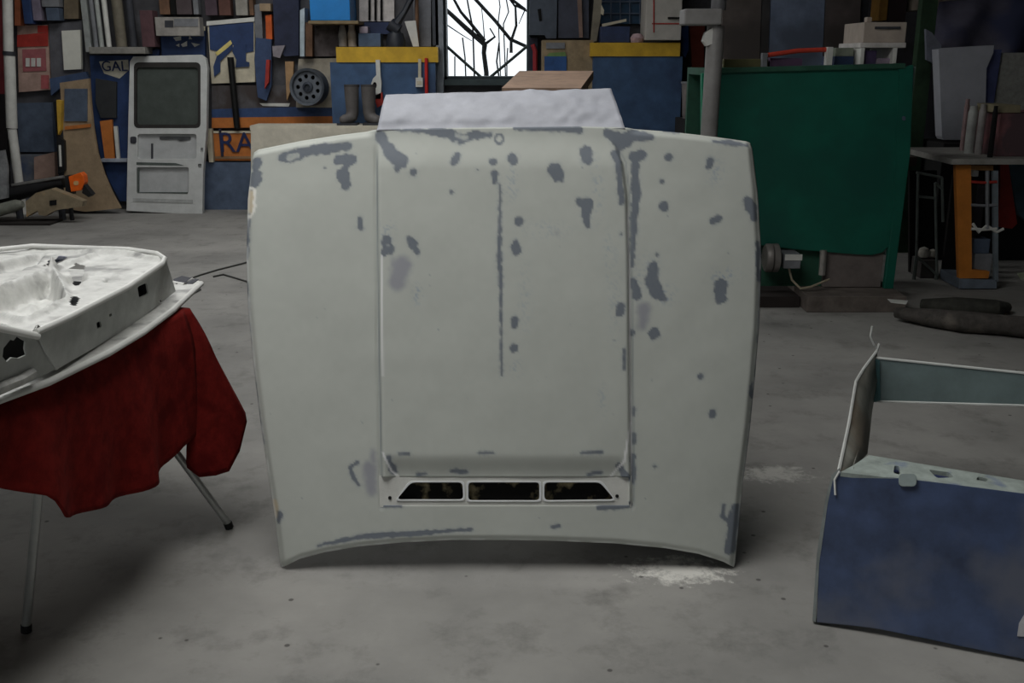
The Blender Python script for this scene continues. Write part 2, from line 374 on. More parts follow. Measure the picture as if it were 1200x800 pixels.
def chain_sd(ch, X, Y):
    s = np.full(X.shape, 1e9)
    for k in range(max(1, len(ch) - 1)):
        a = ch[k]; b = ch[min(k + 1, len(ch) - 1)]; dx, dy = b[0]-a[0], b[1]-a[1]; l2 = dx*dx + dy*dy
        t = np.clip(((X-a[0])*dx + (Y-a[1])*dy) / l2, 0, 1) if l2 > 0 else 0 * X
        s = np.minimum(s, np.hypot(X-a[0]-t*dx, Y-a[1]-t*dy) - (a[2] + (b[2]-a[2])*t))
    return s
wob = vnoise(PX/5, PY/5, 11) * 3.2 + vnoise(PX/2.6, PY/2.6, 12) * 1.0
sd = np.full(PX.shape, 1e9)
for ch in CH:
    rad = max(c[2] for c in ch); sd = np.minimum(sd, chain_sd(ch, PX, PY) + wob * min(1, .15 + rad / 6))
grey = 1 - sm(-1.2, 1.4, sd)
hole = 1 - sm(-.5, 1.5, np.minimum.reduce([chain_sd([(338,183,3.4),(347,181,2.5)], PX, PY), chain_sd([(536,158,2.5),(545,161,3)], PX, PY), chain_sd([(455,288,1.6)], PX, PY)]) + wob * .6)
grey *= 1 - .8 * hole
ring = np.abs(np.hypot((PX-585)/1., (PY-163)/1.25) - 4.6); grey = np.maximum(grey, 1 - sm(.8, 1.8, ring))
soft = np.maximum.reduce([(1 - sm(-7, 3, chain_sd(c, PX, PY) + wob)) for c in ([(471,312,14),(466,330,12)], [(755,362,10),(753,380,8)], [(433,548,10),(435,575,8)], [(437,528,4),(437,540,6)], [(652,274,4)])])
blue = np.zeros(PX.shape)
for cx, cy, sx, sy, k in [(490,345,6,10,.7),(700,225,6,30,.5),(712,300,5,30,.4),(850,322,16,8,.8),(780,345,12,10,.6),(705,470,5,20,.35),(640,270,25,10,.3),(604,430,8,10,.4),(600,215,8,20,.5),(615,350,8,40,.25),(455,270,8,12,.5),(840,200,10,14,.5),(720,340,8,60,.25),(755,320,18,20,.3)]:
    blue = np.maximum(blue, k * np.exp(-((PX-cx)/sx)**2 - ((PY-cy)/sy)**2))
spk = vnoise(PX/1.7, PY/1.7, 21) + vnoise(PX/3.1, PY/3.1, 22) * .6
blue = blue * sm(.05, .3, spk)
dots = sm(.63, .68, vnoise(PX/2.1, PY/2.1, 31) + vnoise(PX/9, PY/9, 33) * .5)
halo = .28 * (1 - sm(0, 5, sd)) * sm(-.2, .25, spk)
tan = np.maximum.reduce([1 - sm(-1, 1.5, chain_sd(c, PX, PY) + wob) for c in ([(289,226,6),(288,244,5)], [(319,590,4),(321,604,4)])])
tanrim = np.maximum(0, 1 - sm(1, 3, np.abs(chain_sd([(289,226,8),(288,246,6)], PX, PY) + wob)))
groove_glint = np.maximum.reduce([1 - sm(.4, 1.6, np.abs(PX - gr + 1) ) , .0*PX]) * sm(235, 260, PY) * (1 - sm(520, 590, PY))  # white highlight along the right groove, painted into the colour
def srgb(c): return np.array([lin(x) for x in c])
colr = np.ones(PX.shape + (3,)) * srgb((180, 183, 176))
colr *= (1 + .05 * vnoise(PX/40, PY/40, 41) + .035 * vnoise(PX/7, PY/7, 42))[..., None]
def over(m, c):
    global colr
    colr = colr * (1 - m[..., None]) + srgb(c) * m[..., None]
over(soft * .85, (142, 143, 151)); over(tan, (196, 184, 160)); over(np.clip(halo, 0, 1), (130, 140, 152)); over(np.clip(blue, 0, 1), (128, 144, 164))
over(np.clip(grey, 0, 1) * .92, (102, 109, 119)); rim = (1 - sm(0, 1.3, np.abs(sd + .3))) * .5; over(rim, (84, 91, 103))
over(np.clip(tanrim, 0, 1) * .8, (232, 230, 222)); over(dots * .6, (120, 126, 138)); over(np.clip(groove_glint, 0, 1) * .8, (236, 234, 236))
line = np.maximum(np.exp(-((PX - gl - 1) / 1.3) ** 2), .7 * np.exp(-((PX - gr - 2.5) / 1.2) ** 2)) * sm(170, 190, PY) * (1 - sm(585, 595, PY))
over(line * .85, (112, 120, 124))
wl = np.full(PX.shape, 1e9)
for ch in ([(739,495,.9),(731,540,.9),(714,560,.9)], [(449,530,.8),(459,552,.8),(470,561,.8)], [(455,590,.8),(735,590,.8)], [(448,300,.5),(449,440,.6)]): wl = np.minimum(wl, chain_sd(ch, PX, PY))
over((1 - sm(-.3, 1.0, wl)) * .8, (232, 232, 232))
bw_ = np.minimum.reduce([RE - PX, PX - LE, BT - PY]); over((1 - sm(1.2, 3.0, bw_)) * .55 * sm(-.25, .15, vnoise(PX/14, PY/14, 47)), (220, 222, 220))  # thin white edge highlight painted into the colour, broken by noise
hood_origin = (float(POS[-1, C//2, 0]), float(HP.p.y), 0.0)
hood = thing('car_bonnet', 'pale primered car bonnet with grey sanded patches propped upright on the concrete', 'bonnet', hood_origin)
faces = []; 
c0 = 80; c1 = 80 + 146; r0 = 40 + 160; r1 = r0 + 17
for i in range(R - 1):
    for j in range(C - 1):
        if r0 <= i < r1 and c0 <= j < c1: continue
        k = i * C + j; faces.append((k, k + C, k + C + 1, k + 1))
me = bpy.data.meshes.new('skin'); me.from_pydata((POS.reshape(-1, 3) - np.array(hood_origin)).tolist(), [], faces)
for p in me.polygons: p.use_smooth = True
at = me.color_attributes.new('paint', 'FLOAT_COLOR', 'POINT')
at.data.foreach_set('color', np.concatenate([colr.reshape(-1, 3), np.ones((R * C, 1))], 1).astype(np.float32).ravel())
hm = bpy.data.materials.new('sanded primer'); hm.use_nodes = True; N = hm.node_tree.nodes; L = hm.node_tree.links
b = N['Principled BSDF']; an = N.new('ShaderNodeVertexColor'); an.layer_name = 'paint'; L.new(an.outputs['Color'], b.inputs['Base Color'])
b.inputs['Roughness'].default_value = .62; b.inputs['Specular IOR Level'].default_value = .35
tc = N.new('ShaderNodeTexCoord'); nz = N.new('ShaderNodeTexNoise'); nz.inputs['Scale'].default_value = 60; nz.inputs['Detail'].default_value = 5
L.new(tc.outputs['Object'], nz.inputs['Vector']); bp = N.new('ShaderNodeBump'); bp.inputs['Strength'].default_value = .06; bp.inputs['Distance'].default_value = .002
L.new(nz.outputs['Fac'], bp.inputs['Height']); L.new(bp.outputs['Normal'], b.inputs['Normal'])
skin = bpy.data.objects.new('skin', me); COL.objects.link(skin); me.materials.append(hm); skin.parent = hood; skin['_o'] = hood_origin
md = skin.modifiers.new('thickness', 'SOLIDIFY'); md.thickness = .004; md.offset = 1 if False else -1
# vent plate
prim = M('pale primer', (196, 196, 190), .6, var=.06, scale=20); white = M('white primer edge', (214, 216, 216), .55, var=.05)
VP = Plane(HP.p + Vector((0, 0, HLIFT)) + HP.n * -.0045, HP.n)
def trap(pts, r=2.5):
    out = []
    n = len(pts)
    for i in range(n):
        p = Vector(pts[i]); a = Vector(pts[i-1]); c = Vector(pts[(i+1) % n])
        e1 = (a - p).normalized() * r; e2 = (c - p).normalized() * r
        for t in (0, .33, .67, 1): q = p + e1 * (1-t)**2 + e2 * t**2; out.append((q.x, q.y))
    return out
V = [trap([(465,585),(482,565),(542,565),(543,585)], 5), trap([(549,586),(549,565),(632,565),(632,586)], 4), trap([(638,586),(638,565),(703,565),(720,585)], 5)]
MB().slab(VP, rect(VX0 - 2, VY0 - 2, VX1 + 2, VY1 + 2), .004, V).build('vent_plate', prim, hood)
for q in V:
    c = Vector((sum(p[0] for p in q) / len(q), sum(p[1] for p in q) / len(q)))
    big = [(c.x + (p[0]-c.x) * 1.02 + math.copysign(1.6, p[0]-c.x), c.y + (p[1]-c.y) * 1.02 + math.copysign(1.5, p[1]-c.y)) for p in q]
    MB().slab(VP, big, .008, [q], .004).build('vent_rim', white, hood, bevel=.001)
dk = M('black duct', (20, 20, 18), .9, c2=(150, 138, 106), amt=.41, scale=40)
bd = MB(); bd.slab(Plane(VP.p - VP.n * .028, VP.n), rect(455, 556, 728, 594), .01)
q = [VP.at(*p) for p in rect(455, 556, 728, 594)]; qb = [Plane(VP.p - VP.n * .028, VP.n).at(*p) for p in rect(455, 556, 728, 594)]
for i in range(4):
    j = (i+1) % 4; bd.add([q[i] - VP.n*.004, q[j] - VP.n*.004, qb[j], qb[i]], [(0,1,2,3)])
bd.build('air_duct', dk, hood)
MB().slab(VP, trap([(455,581),(459,581),(459,585),(455,585)], 2), .002, (), .003).build('screw_hole', M('black', (8, 8, 8), .9), hood)
MB().slab(VP, trap([(721,579),(725,579),(725,583),(721,583)], 2), .002, (), .003).build('screw_hole', MATS['black'], hood)
# upturned nose of the bonnet
FT = [(452,111),(500,109),(560,107),(620,105),(680,104),(716,103)]
NP = plane3(HP.at(445,152) + Vector((0,0,HLIFT)), HP.at(730,150) + Vector((0,0,HLIFT)), atY(590, 106, 3.12))
Pn = []
for i in range(25):
    tt_ = i / 24; row = []
    for j in range(73):
        s = j / 72; xb = 441 + (733 - 441) * s; yb = interp(TOP, xb) + 1.0; xt = 452 + (716-452) * s; yt = interp(FT, xt)
        e = tt_ ** 1.15; px = xb + (xt - xb) * (tt_ ** .8 if (s < .5) else tt_ ** .9); py = yb + (yt - yb) * tt_
        p = NP.at(px, py); d = .010 * math.sin(math.pi * tt_) + .007 * float(vnoise(np.array(px / 24), np.array(py / 12), 51)) + .005 * float(vnoise(np.array(px / 9), np.array(py / 7), 52))
        row.append(p + NP.n * (d * min(1, tt_ * 5) - .004))
    Pn.append(row)
MB().grid(Pn).build('nose_panel', M('chalky white primer', (166, 168, 176), .55, var=.08, scale=10, c2=(186, 180, 172), amt=.34), hood, smooth=True, solid=.004)
fr = MB()
for pts in ([(310,200),(340,640)], [(870,200),(850,640)], [(310,200),(590,175),(870,200)], [(470,200),(480,600)], [(710,200),(700,600)]):
    fr.tube([HP.at(*p) + Vector((0,.09,HLIFT)) for p in pts], .02, 6)
fr.build('inner_brace', M('brace grey', (120, 120, 118), .6), hood)

# wooden stand behind that carries the bonnet
sx0, sx1 = atY(588, 103, 3.36).x, atY(681, 103, 3.36).x
zA = atY(630, 103, 3.36).z; zB = atY(630, 83, 3.9).z
wood = M('brown board', (142, 118, 100), .7, scale=14, var=.2); wdk = M('dark brown board', (62, 44, 34), .8, scale=10)  # stand body coloured darker than its top
st = thing('prop_stand', 'brown wooden stand with a slanted top behind the bonnet', 'stand', ((sx0+sx1)/2, 3.6, 0))
ox = .06
MB().hexa([(sx0,3.36,zA-.03),(sx1,3.36,zA-.03),(sx1+ox+.02,3.9,zB-.03),(sx0+ox,3.9,zB-.03),(sx0,3.36,zA),(sx1,3.36,zA),(sx1+ox+.02,3.9,zB),(sx0+ox,3.9,zB)]).build('slanted_top', wood, st)
MB().hexa([(sx0,3.38,0),(sx1-.02,3.38,0),(sx1+ox,3.88,0),(sx0+ox,3.88,0),(sx0,3.38,zA-.03),(sx1-.02,3.38,zA-.03),(sx1+ox,3.88,zB-.03),(sx0+ox,3.88,zB-.03)]).build('body', wdk, st)

# ------------------------------------------------------------------ trestle table, blanket and the door lying on it
chrome = M('dull steel tube', (176, 178, 176), .35, .7, var=.1)
TZ = .715
tt0 = thing('trestle_table', 'folding table with splayed steel legs under the dark red blanket', 'table', (-1.4, 2.4, 0))
MB().hexa([(-1.14,1.7,TZ-.03),(-.955,2.86,TZ-.03),(-1.75,3.1,TZ-.03),(-1.95,1.8,TZ-.03),(-1.14,1.7,TZ),(-.955,2.86,TZ),(-1.75,3.1,TZ),(-1.95,1.8,TZ)]).build('tabletop', wood, tt0)
f1 = atZ(31, 741, 0); f2 = atZ(269, 619, 0)
for a, bq in ((Vector((-1.105, 2.33, TZ-.03)), f1), (Vector((-1.14, 2.69, TZ-.03)), f2), (Vector((-1.72, 2.2, TZ-.03)), Vector((-1.95, 2.1, 0))), (Vector((-1.66, 2.95, TZ-.03)), Vector((-1.8, 3.2, 0)))):
    lg = MB().tube([a, bq + Vector((0, 0, .012))], .0115, 10).build('leg', chrome, tt0, smooth=True)
    d = (bq - a).normalized(); MB().tube([bq + Vector((0,0,.012)) - d * .012, bq + Vector((0,0,.003))], .0135, 10).build('foot_cap', M('black rubber', (22, 22, 22), .8), lg)
A = Vector((-.94, 2.875, TZ + .006)); B = Vector((-1.125, 1.70, TZ + .006)); AB = (A - B).normalized(); out = Vector((AB.y, -AB.x, 0))
DP = Plane(A + out * .02, out)
hem = [(-160,560),(-60,562),(0,570),(50,581),(58,592),(68,604),(80,607),(120,594),(160,576),(185,560),(203,540),(214,522)]
hp = [DP.at(*p) for p in hem]
cols = []
ss = [(h - B).dot(AB) for h in hp]; zz = [h.z for h in hp]; L_AB = (A - B).length
for i in range(60):
    s = L_AB * i / 59 * .985
    tp = B + AB * s
    z = float(np.interp(s, ss, zz)); fold = .012 * math.sin(s * 17) + .009 * math.sin(s * 31 + 1)
    cols.append((tp, B + AB * s + out * (.02 + fold) + Vector((0, 0, z - B.z))))
# corner lobe: flares out past the far leg
for (tx, ty), (hx, hy, Y) in (((-.948,2.86),(222,548,2.80)), ((-.94,2.872),(236,559,2.815)), ((-.936,2.878),(254,557,2.84)), ((-.934,2.884),(268,552,2.88)), ((-.936,2.89),(279,528,2.93)), ((-.94,2.896),(286,494,2.98)), ((-.95,2.9),(284,484,3.02)), ((-.99,2.91),(268,478,3.06)), ((-1.1,2.93),(240,480,3.1)), ((-1.4,3.02),(160,480,3.2))):
    cols.append((Vector((tx, ty, TZ + .006)), atY(hx, hy, Y)))
rows = []
topdir = -out
for r in range(-8, 30):
    row = []
    for k, (a, bq) in enumerate(cols):
        if r < 0:
            q = a + Vector((-1.4, 2.4, TZ + .006) - a if False else (Vector((-1.45, 2.4, TZ + .006)) - a)) * (-r / 8.0) * .8; q.z = TZ + .006
        else:
            t_ = r / 29.; e = t_ ** 1.0; q = a.lerp(bq, e)
            bow = .018 * math.sin(min(1, t_ * 3) * math.pi / 2)
            q += out * bow * (1 - t_)
            q += out * .008 * math.sin(k * .55 + t_ * 3) * t_
        row.append(q)
    rows.append(row)
red = M('dark red wool', (108, 27, 23), .95, var=.22, scale=26, bump=.08, c2=(86, 17, 15), amt=.42, spec=.1)
bl = MB().grid(rows).build('blanket', red, smooth=True, solid=.006)
tag(bl, 'dark red blanket draped over the trestle table under the stripped door', 'blanket')

# stripped car door, inner side up
DZ = .740; TZ2 = .862
dw = M('white door primer', (204, 204, 200), .5, var=.12, scale=22, c2=(146, 146, 144), amt=.40); dg = M('bare door metal', (178, 180, 176), .5, var=.12, scale=14, c2=(146, 146, 140), amt=.4)
door = thing('stripped_car_door', 'stripped white car door lying inner side up on the red blanket', 'car door', (-1.45, 2.5, TZ + .012))
def gz(px, py, z): return atZ(px, py, z)
sk = [(-1.06, 1.72), *[(gz(x, y, DZ).x, gz(x, y, DZ).y) for x, y in ((0,468),(60,446),(130,412),(170,388),(205,362),(238,331))], (gz(228,327,DZ).x, gz(228,327,DZ).y), (-1.02, 3.14), (-1.3, 3.32), (-1.62, 3.4), (-1.98, 3.1), (-2.02, 1.8)]
def flat(mb, pts, z0, z1):
    n = len(pts); vs = [(p[0], p[1], z0) for p in pts] + [(p[0], p[1], z1) for p in pts]
    tr = tessellate_polygon([[Vector((p[0], p[1], 0)) for p in pts]])
    fs = []
    for a, b_, c in tr:
        fs += [(a + n, b_ + n, c + n), (c, b_, a)]
    fs += [(i, (i+1) % n, (i+1) % n + n, i + n) for i in range(n)]
    return mb.add(vs, fs)
flat(MB(), sk, DZ - .009, DZ).build('outer_skin', dw, door)
rim = MB().tube([(p[0] - .006, p[1], DZ - .003) for p in sk] + [(sk[0][0] - .006, sk[0][1], DZ - .003)], .0085, 8).build('hem_flange', M('door edge white', (216, 216, 212), .45, var=.05), door, smooth=True)
# sloping return between skin and jamb
T = [gz(193, 306, TZ2), gz(150, 336, TZ2), gz(80, 373, TZ2), gz(43, 391, TZ2)]
Bm = [gz(206, 342, .755), gz(160, 372, .75), gz(100, 408, .745), gz(66, 432, .745)]
JP = plane3(T[0], T[3], Bm[1])
MB().slab(JP, [(195,305),(150,335),(80,372),(44,391),(55,415),(66,433),(110,408),(160,377),(206,341)], .004, [trap([(161,336),(172,331),(174,344),(163,349)], 2.5), trap([(186,352),(189,351),(189,354),(186,355)], 1), trap([(113,378),(118,376),(119,383),(114,385)], 1.5), trap([(128,368),(131,367),(131,370),(128,371)], 1)]).build('jamb', dg, door)
MB().slab(Plane(JP.p - JP.n * .03, JP.n), [(180,320),(62,390),(76,410),(188,340)], .004).build('jamb_cavity', MATS['black'], door)
# inner panel as pressed relief
def inpoly(X, Y, poly):
    r = np.zeros(X.shape, bool); n = len(poly)
    for i in range(n):
        x1, y1 = poly[i]; x2, y2 = poly[(i+1) % n]
        c = ((y1 > Y) != (y2 > Y)) & (X < (x2 - x1) * (Y - y1) / (y2 - y1 + 1e-12) + x1); r ^= c
    return r
def blur(a, k):
    for _ in range(k):
        a = (np.roll(a,1,0) + np.roll(a,-1,0) + np.roll(a,1,1) + np.roll(a,-1,1) + 2*a) / 6
    return a
def plan(pts, z=TZ2): return [(gz(x, y, z).x, gz(x, y, z).y) for x, y in pts]
gx = np.linspace(-2.0, -.985, 210); gy = np.linspace(1.78, 3.24, 260); GX, GY = np.meshgrid(gx, gy)
H = np.full(GX.shape, TZ2 - .012)
body = plan([(194,304),(188,298),(150,293),(40,288)]) + [(-1.7, 3.16), (-1.98, 2.9), (-1.98, 2.6)] + plan([(-80,366),(0,380),(44,391),(80,372),(150,335)])
H[inpoly(GX, GY, body)] = TZ2 - .012
ridge = [plan([(192,305),(150,334),(80,371),(45,389)]), plan([(190,302),(150,294),(38,288)]), plan([(62,312),(30,324),(0,334),(-60,350)]), plan([(62,312),(72,330),(78,345),(60,358),(30,372),(0,366),(-40,362)]), plan([(110,296),(70,310),(62,312)]), plan([(45,389),(20,384),(0,378),(-40,372)])]
low = plan([(58,317),(70,336),(72,347),(55,356),(28,368),(0,362),(-50,358),(-50,350),(0,336),(30,327)])
H[inpoly(GX, GY, low)] -= .055
for q in (plan([(38,294),(50,292),(40,304),(20,312),(-20,318),(-20,306)]), plan([(76,318),(92,312),(100,320),(86,330)]), plan([(0,394),(32,388),(40,396),(24,410),(0,414)])): H[inpoly(GX, GY, q)] -= .03
for q in (plan([(122,321),(134,318),(137,321),(124,325)]), plan([(52,303),(68,296),(76,298),(62,305)])): H[inpoly(GX, GY, q)] -= .02
# lower near corner with the loudspeaker hole
nearp = [(-1.98, 2.6), (-1.98, 1.8), (-1.06, 1.8)] + [(gz(66,433,.75).x, gz(66,433,.75).y), (gz(44,391,TZ2).x, gz(44,391,TZ2).y)] + plan([(0,380),(-80,366)])
npm = inpoly(GX, GY, nearp) & ~inpoly(GX, GY, body)
H[npm] = DZ + .06 - .05 * sm(2.2, 1.9, GY[npm] + .35 * (GX[npm] + 1.0))
hx = gz(20, 412, .782); hd = np.hypot((GX - hx.x) / .038, (GY - hx.y) / .042)
H = np.where(npm & (hd < 1 + .3 * vnoise(GX * 50, GY * 50, 63)), DZ + .006, H)
H = blur(H, 3)
for rp in ridge:
    d = np.full(GX.shape, 1e9)
    for (x1, y1), (x2, y2) in zip(rp[:-1], rp[1:]):
        dx, dy = x2-x1, y2-y1; t_ = np.clip(((GX-x1)*dx + (GY-y1)*dy) / (dx*dx+dy*dy), 0, 1); d = np.minimum(d, np.hypot(GX-x1-t_*dx, GY-y1-t_*dy))
    H = H + .014 * np.exp(-(d / .010) ** 2)
rough_zone = inpoly(GX, GY, low).astype(float); rough_zone = blur(rough_zone, 6)
H += (.003 + .02 * rough_zone) * vnoise(GX * 40, GY * 40, 61) + .004 * vnoise(GX * 14, GY * 14, 62)
keep = inpoly(GX, GY, body)
for q in ([(80,311),(90,305),(98,307),(96,314),(86,316)], [(84,319),(92,317),(95,321),(87,323)], [(2,309),(12,305),(21,307),(10,312)], [(23,304),(34,299),(42,301),(30,307)], [(38,353),(46,348),(50,352),(42,356)], [(82,349),(86,342),(91,344),(87,352)],
          [(122,322),(134,316.5),(138,320),(126,326)], [(50,307),(58,300),(70,295),(77,296),(72,301),(60,306)]):
    keep &= ~inpoly(GX, GY, plan(q))     # punched access holes
mb = MB(); idx = -np.ones(GX.shape, int)
for i in range(GX.shape[0]):
    for j in range(GX.shape[1]):
        if keep[i, j]: idx[i, j] = len(mb.v); mb.v.append((GX[i, j], GY[i, j], H[i, j]))
for i in range(GX.shape[0] - 1):
    for j in range(GX.shape[1] - 1):
        q = (idx[i, j], idx[i, j+1], idx[i+1, j+1], idx[i+1, j])
        if min(q) >= 0: mb.f.append(q)
mb.build('inner_panel', dw, door, smooth=True)
MB().tube([gz(x, y, TZ2 + .002) for x, y in ((-60,294),(0,292),(38,288),(90,290),(150,292),(184,297),(193,303),(190,309),(150,336),(115,354),(80,372),(60,381),(42,389))], .0075, 8).build('rolled_edge', MATS['door edge white'], door, smooth=True)
MB().tube([gz(44, 391, TZ2 - .01), gz(56, 412, .80), gz(66, 431, .752)], .006, 8).build('rolled_edge', MATS['door edge white'], door, smooth=True)
NPl = plane3(gz(44, 391, TZ2 - .004), gz(66, 433, .753), gz(0, 462, .753))
MB().slab(NPl, [(-70,366),(0,380),(22,386),(44,391),(56,412),(66,432),(40,445),(0,463),(-70,492)], .004, [[(4,408),(12,398),(16,399),(20,394),(26,398),(30,400),(29,409),(31,416),(22,420),(14,419),(8,424),(3,418)]]).build('lower_panel', dg, door)
MB().slab(Plane(NPl.p - NPl.n * .022, NPl.n), [(-10,388),(40,394),(46,420),(-10,432)], .004).build('panel_cavity', MATS['black'], door)
MB().tube([NPl.at(36,436) + NPl.n*.004, NPl.at(20,444) + NPl.n*.008, NPl.at(-30,464) + NPl.n*.006], .012, 8).build('pressed_bead', dw, door, smooth=True)
MB().tube([NPl.at(42,393) + NPl.n*.004, NPl.at(10,386) + NPl.n*.006, NPl.at(-40,376) + NPl.n*.006], .008, 8).build('rolled_edge', MATS['door edge white'], door, smooth=True)
MB().slab(Plane((0, 0, DZ + .002), (0, 0, 1)), [(203,327),(213,323),(233,327),(226,332),(206,332)], .002).build('hinge_slot', M('dark slot', (40, 42, 52), .6), door)
c = [gz(118,324,TZ2), gz(138,317,TZ2)]
flat(MB(), [(-1.5 + (p[0] + 1.5) * .86, 2.62 + (p[1] - 2.62) * .86) for p in body], DZ + .03, DZ + .034).build('inner_cavity', M('cavity dark', (46, 48, 50), .8), door)
MB().slab(Plane((0, 0, TZ2 - .03), (0, 0, 1)), [(44,309),(58,298),(70,293),(84,296),(74,304),(60,309)], .002).build('grip_hole', M('blue undercoat', (120, 128, 160), .5), door)

# ------------------------------------------------------------------ blue tailgate on the floor
bt = M('dusty blue paint', (54, 68, 98), .42, var=.28, scale=7, bump=.01, c2=(80, 84, 98), amt=.48); gv = M('grey green undercoat', (146, 158, 156), .55, var=.12, scale=8); lt = M('bare bright edge', (206, 208, 204), .45, var=.08)
inn = M('inner undercoat', (112, 128, 128), .6, var=.15, scale=6)
bl_, br_ = atZ(957, 731, .004), atZ(1200, 775, .004); tl = atZ(986, 553, .37)
FPl = plane3(bl_, br_, tl)
tg = thing('blue_tailgate', 'dusty blue car tailgate with an empty window frame standing on the concrete', 'tailgate', (bl_.x, bl_.y, 0))
MB().slab(FPl, [(985,553),(1090,564),(1200,578),(1330,596),(1330,800),(1200,772),(1140,760),(1080,747),(1030,737),(1000,733),(957,729),(960,660),(970,590),(976,562)], .006).build('outer_panel', bt, tg, bevel=.002)
MB().slab(FPl, [(985,552),(976,562),(970,590),(960,660),(956,729),(952,727),(957,650),(967,585),(975,556),(984,548)], .03).build('side_edge', M('grey edge', (120, 126, 124), .5), tg)
LP = Plane((0, 0, .372), (0, 0, 1))
MB().slab(LP, [(985,553),(1000,545),(1018,533),(1090,545),(1200,563),(1330,586),(1330,596),(1200,579),(1090,565)], .012,
   [trap([(1048,545),(1054,546),(1055,556),(1047,554)], 2), trap([(1088,550),(1112,553),(1118,559),(1098,560)], 3), trap([(1146,558),(1158,561),(1156,564),(1144,562)], 1.5)]).build('top_ledge', M('chipped ledge', (162, 172, 166), .5, scale=22, c2=(96, 110, 150), amt=.34), tg)
MB().slab(Plane((0, 0, .335), (0, 0, 1)), [(1030,545),(1180,570),(1180,590),(1030,570)], .004).build('ledge_cavity', M('deep blue', (46, 56, 92), .6), tg)
MB().slab(FPl, rr(1053, 555, 1074, 570, 5), .02, (), .012).build('latch_plate', gv, tg, bevel=.002)
oe = [atZ(983, 551, .372), atY(994, 500, 2.85), atY(1003, 447, 3.1), atY(1012, 432, 3.2), atY(1027, 412, 3.35)]
ie = [atZ(1000, 549, .372), atY(1016, 532, 2.8), atY(1019, 505, 3.0), atY(1021, 485, 3.2), atY(1023.5, 470, 3.34)]
MB().grid([oe, [a.lerp(b_, .45) + Vector((.012, 0, -.012)) for a, b_ in zip(oe, ie)], ie]).build('window_pillar', M('rusty primer', (128, 128, 120), .6, var=.2, scale=9, c2=(112, 104, 92), amt=.4), tg, smooth=True, solid=.004)
MB().tube(oe, .005, 6).build('pillar_edge', lt, tg)
q0, q1 = atZ(1027, 419, .445), atZ(1200, 437, .445)
BP = plane3(q0, q1, q0 + Vector((0, 0, 1)))
MB().slab(BP, [(1026,419),(1110,427),(1200,437),(1330,452),(1330,482),(1200,475),(1110,472),(1023,470)], .006).build('window_top_rail', inn, tg)
MB().tube([BP.at(1026,419), BP.at(1200,437), BP.at(1330,452)], .0045, 6).build('rail_edge', lt, tg)
MB().tube([BP.at(1023,470), BP.at(1200,475), BP.at(1330,482)], .004, 6).build('rail_edge', lt, tg)
MB().slab(BP, [(1026,419),(1031,422),(1032,468),(1023,470)], .01, (), .012).build('corner_gusset', M('teal undercoat', (62, 96, 98), .5), tg)
e1 = FPl.at(1330, 590); e0 = FPl.at(1330, 795); e2 = BP.at(1330, 455)
MB().add([e0, e1, e2, Vector((e2.x, e2.y, 0))], [(0,1,2,3)]).build('window_pillar', inn, tg, solid=.006)
MB().tube([atY(1027, 412, 3.35), atY(1030, 403, 3.36), atY(1029, 410, 3.36), atY(1024, 404, 3.35), atY(1020, 394, 3.35), atY(1022, 382, 3.35)], .0035, 6).build('loose_wire', lt, tg)
MB().tube([FPl.at(984,552) + FPl.n*.006, FPl.at(978,562) + FPl.n*.006, FPl.at(979,580) + FPl.n*.006], .003, 6).build('trim_clip', lt, tg)
MB().slab(FPl, [(1192,745),(1194,730),(1200,720),(1210,722),(1206,746)], .004, (), .004).build('bare_scrape', M('scraped metal', (170, 170, 172), .5), tg)

# cable on the floor
for pts, lab in (([(300,304),(283,309),(255,316),(235,322),(215,329),(203,331),(196,328)], 'long thin grey cable running from the car door to the bonnet'), ([(300,333),(284,328),(262,321.5),(250,324)], 'short grey cable end peeping out from the bonnet'), ([(196,337),(212,334.5),(228,335),(235,339),(226,344),(212,343),(198,341)], 'grey cable loop on the concrete beside the red blanket')):
    P = [atZ(x, y, .006) for x, y in pts]
    tag(MB().tube(P, .006, 6).build('cable', M('grey cable', (70, 70, 68), .6), smooth=True), lab, 'cable', 'loose floor cables')

# ------------------------------------------------------------------ back of the workshop
def B(name, label, cat, r, Y, depth, mat, group=None, bevel=.004):
    mb = MB(); depth = min(depth, WALL - .005 - Y) if Y > 9.5 else depth; pxbox(mb, *r, Y, depth); return tag(mb.build(name, mat, bevel=bevel), label, cat, group)
def pyof(z, Y):
    v = (Vector((0, Y, z)) - O); return 400 - F * (v.y * SP + v.z * CP) / (v.y * CP - v.z * SP)
def S(name, label, cat, poly, Y, t, mat, holes=(), group=None):
    t = min(t, WALL - .005 - Y) if Y > 9.7 else t
    return tag(MB().slab(wallP(Y), poly, t, holes).build(name, mat), label, cat, group)
def sub(parent, name, poly, Y, t, mat, holes=()):
    return MB().slab(wallP(Y), poly, t, holes).build(name, mat, parent)
yel = M('worn yellow paint', (205, 165, 48), .6, var=.14, scale=7); blu = M('scuffed blue paint', (62, 88, 122), .6, var=.2, scale=5, c2=(48, 66, 96), amt=.45)
cream = M('dirty cream', (196, 188, 166), .7, var=.14); gry = M('dull grey', (120, 122, 126), .7, var=.18); dgr = M('dark grey', (56, 58, 64), .75, var=.2); blk = MATS['black']
org = M('faded orange', (186, 112, 52), .65, var=.16); navy = M('navy sign paint', (42, 62, 102), .5, var=.2); wht = M('grimy white', (206, 206, 200), .6, var=.1)
tanm = M('tan board', (152, 132, 106), .75, var=.16); redm = M('faded red', (168, 52, 44), .65, var=.2); pink = M('pink print', (186, 132, 128), .7); brn = M('brown timber', (110, 82, 62), .8, var=.25)
slate = M('slate blue board', (78, 90, 108), .7, var=.2); skyb = M('bright blue enamel', (30, 124, 196), .45, var=.06)
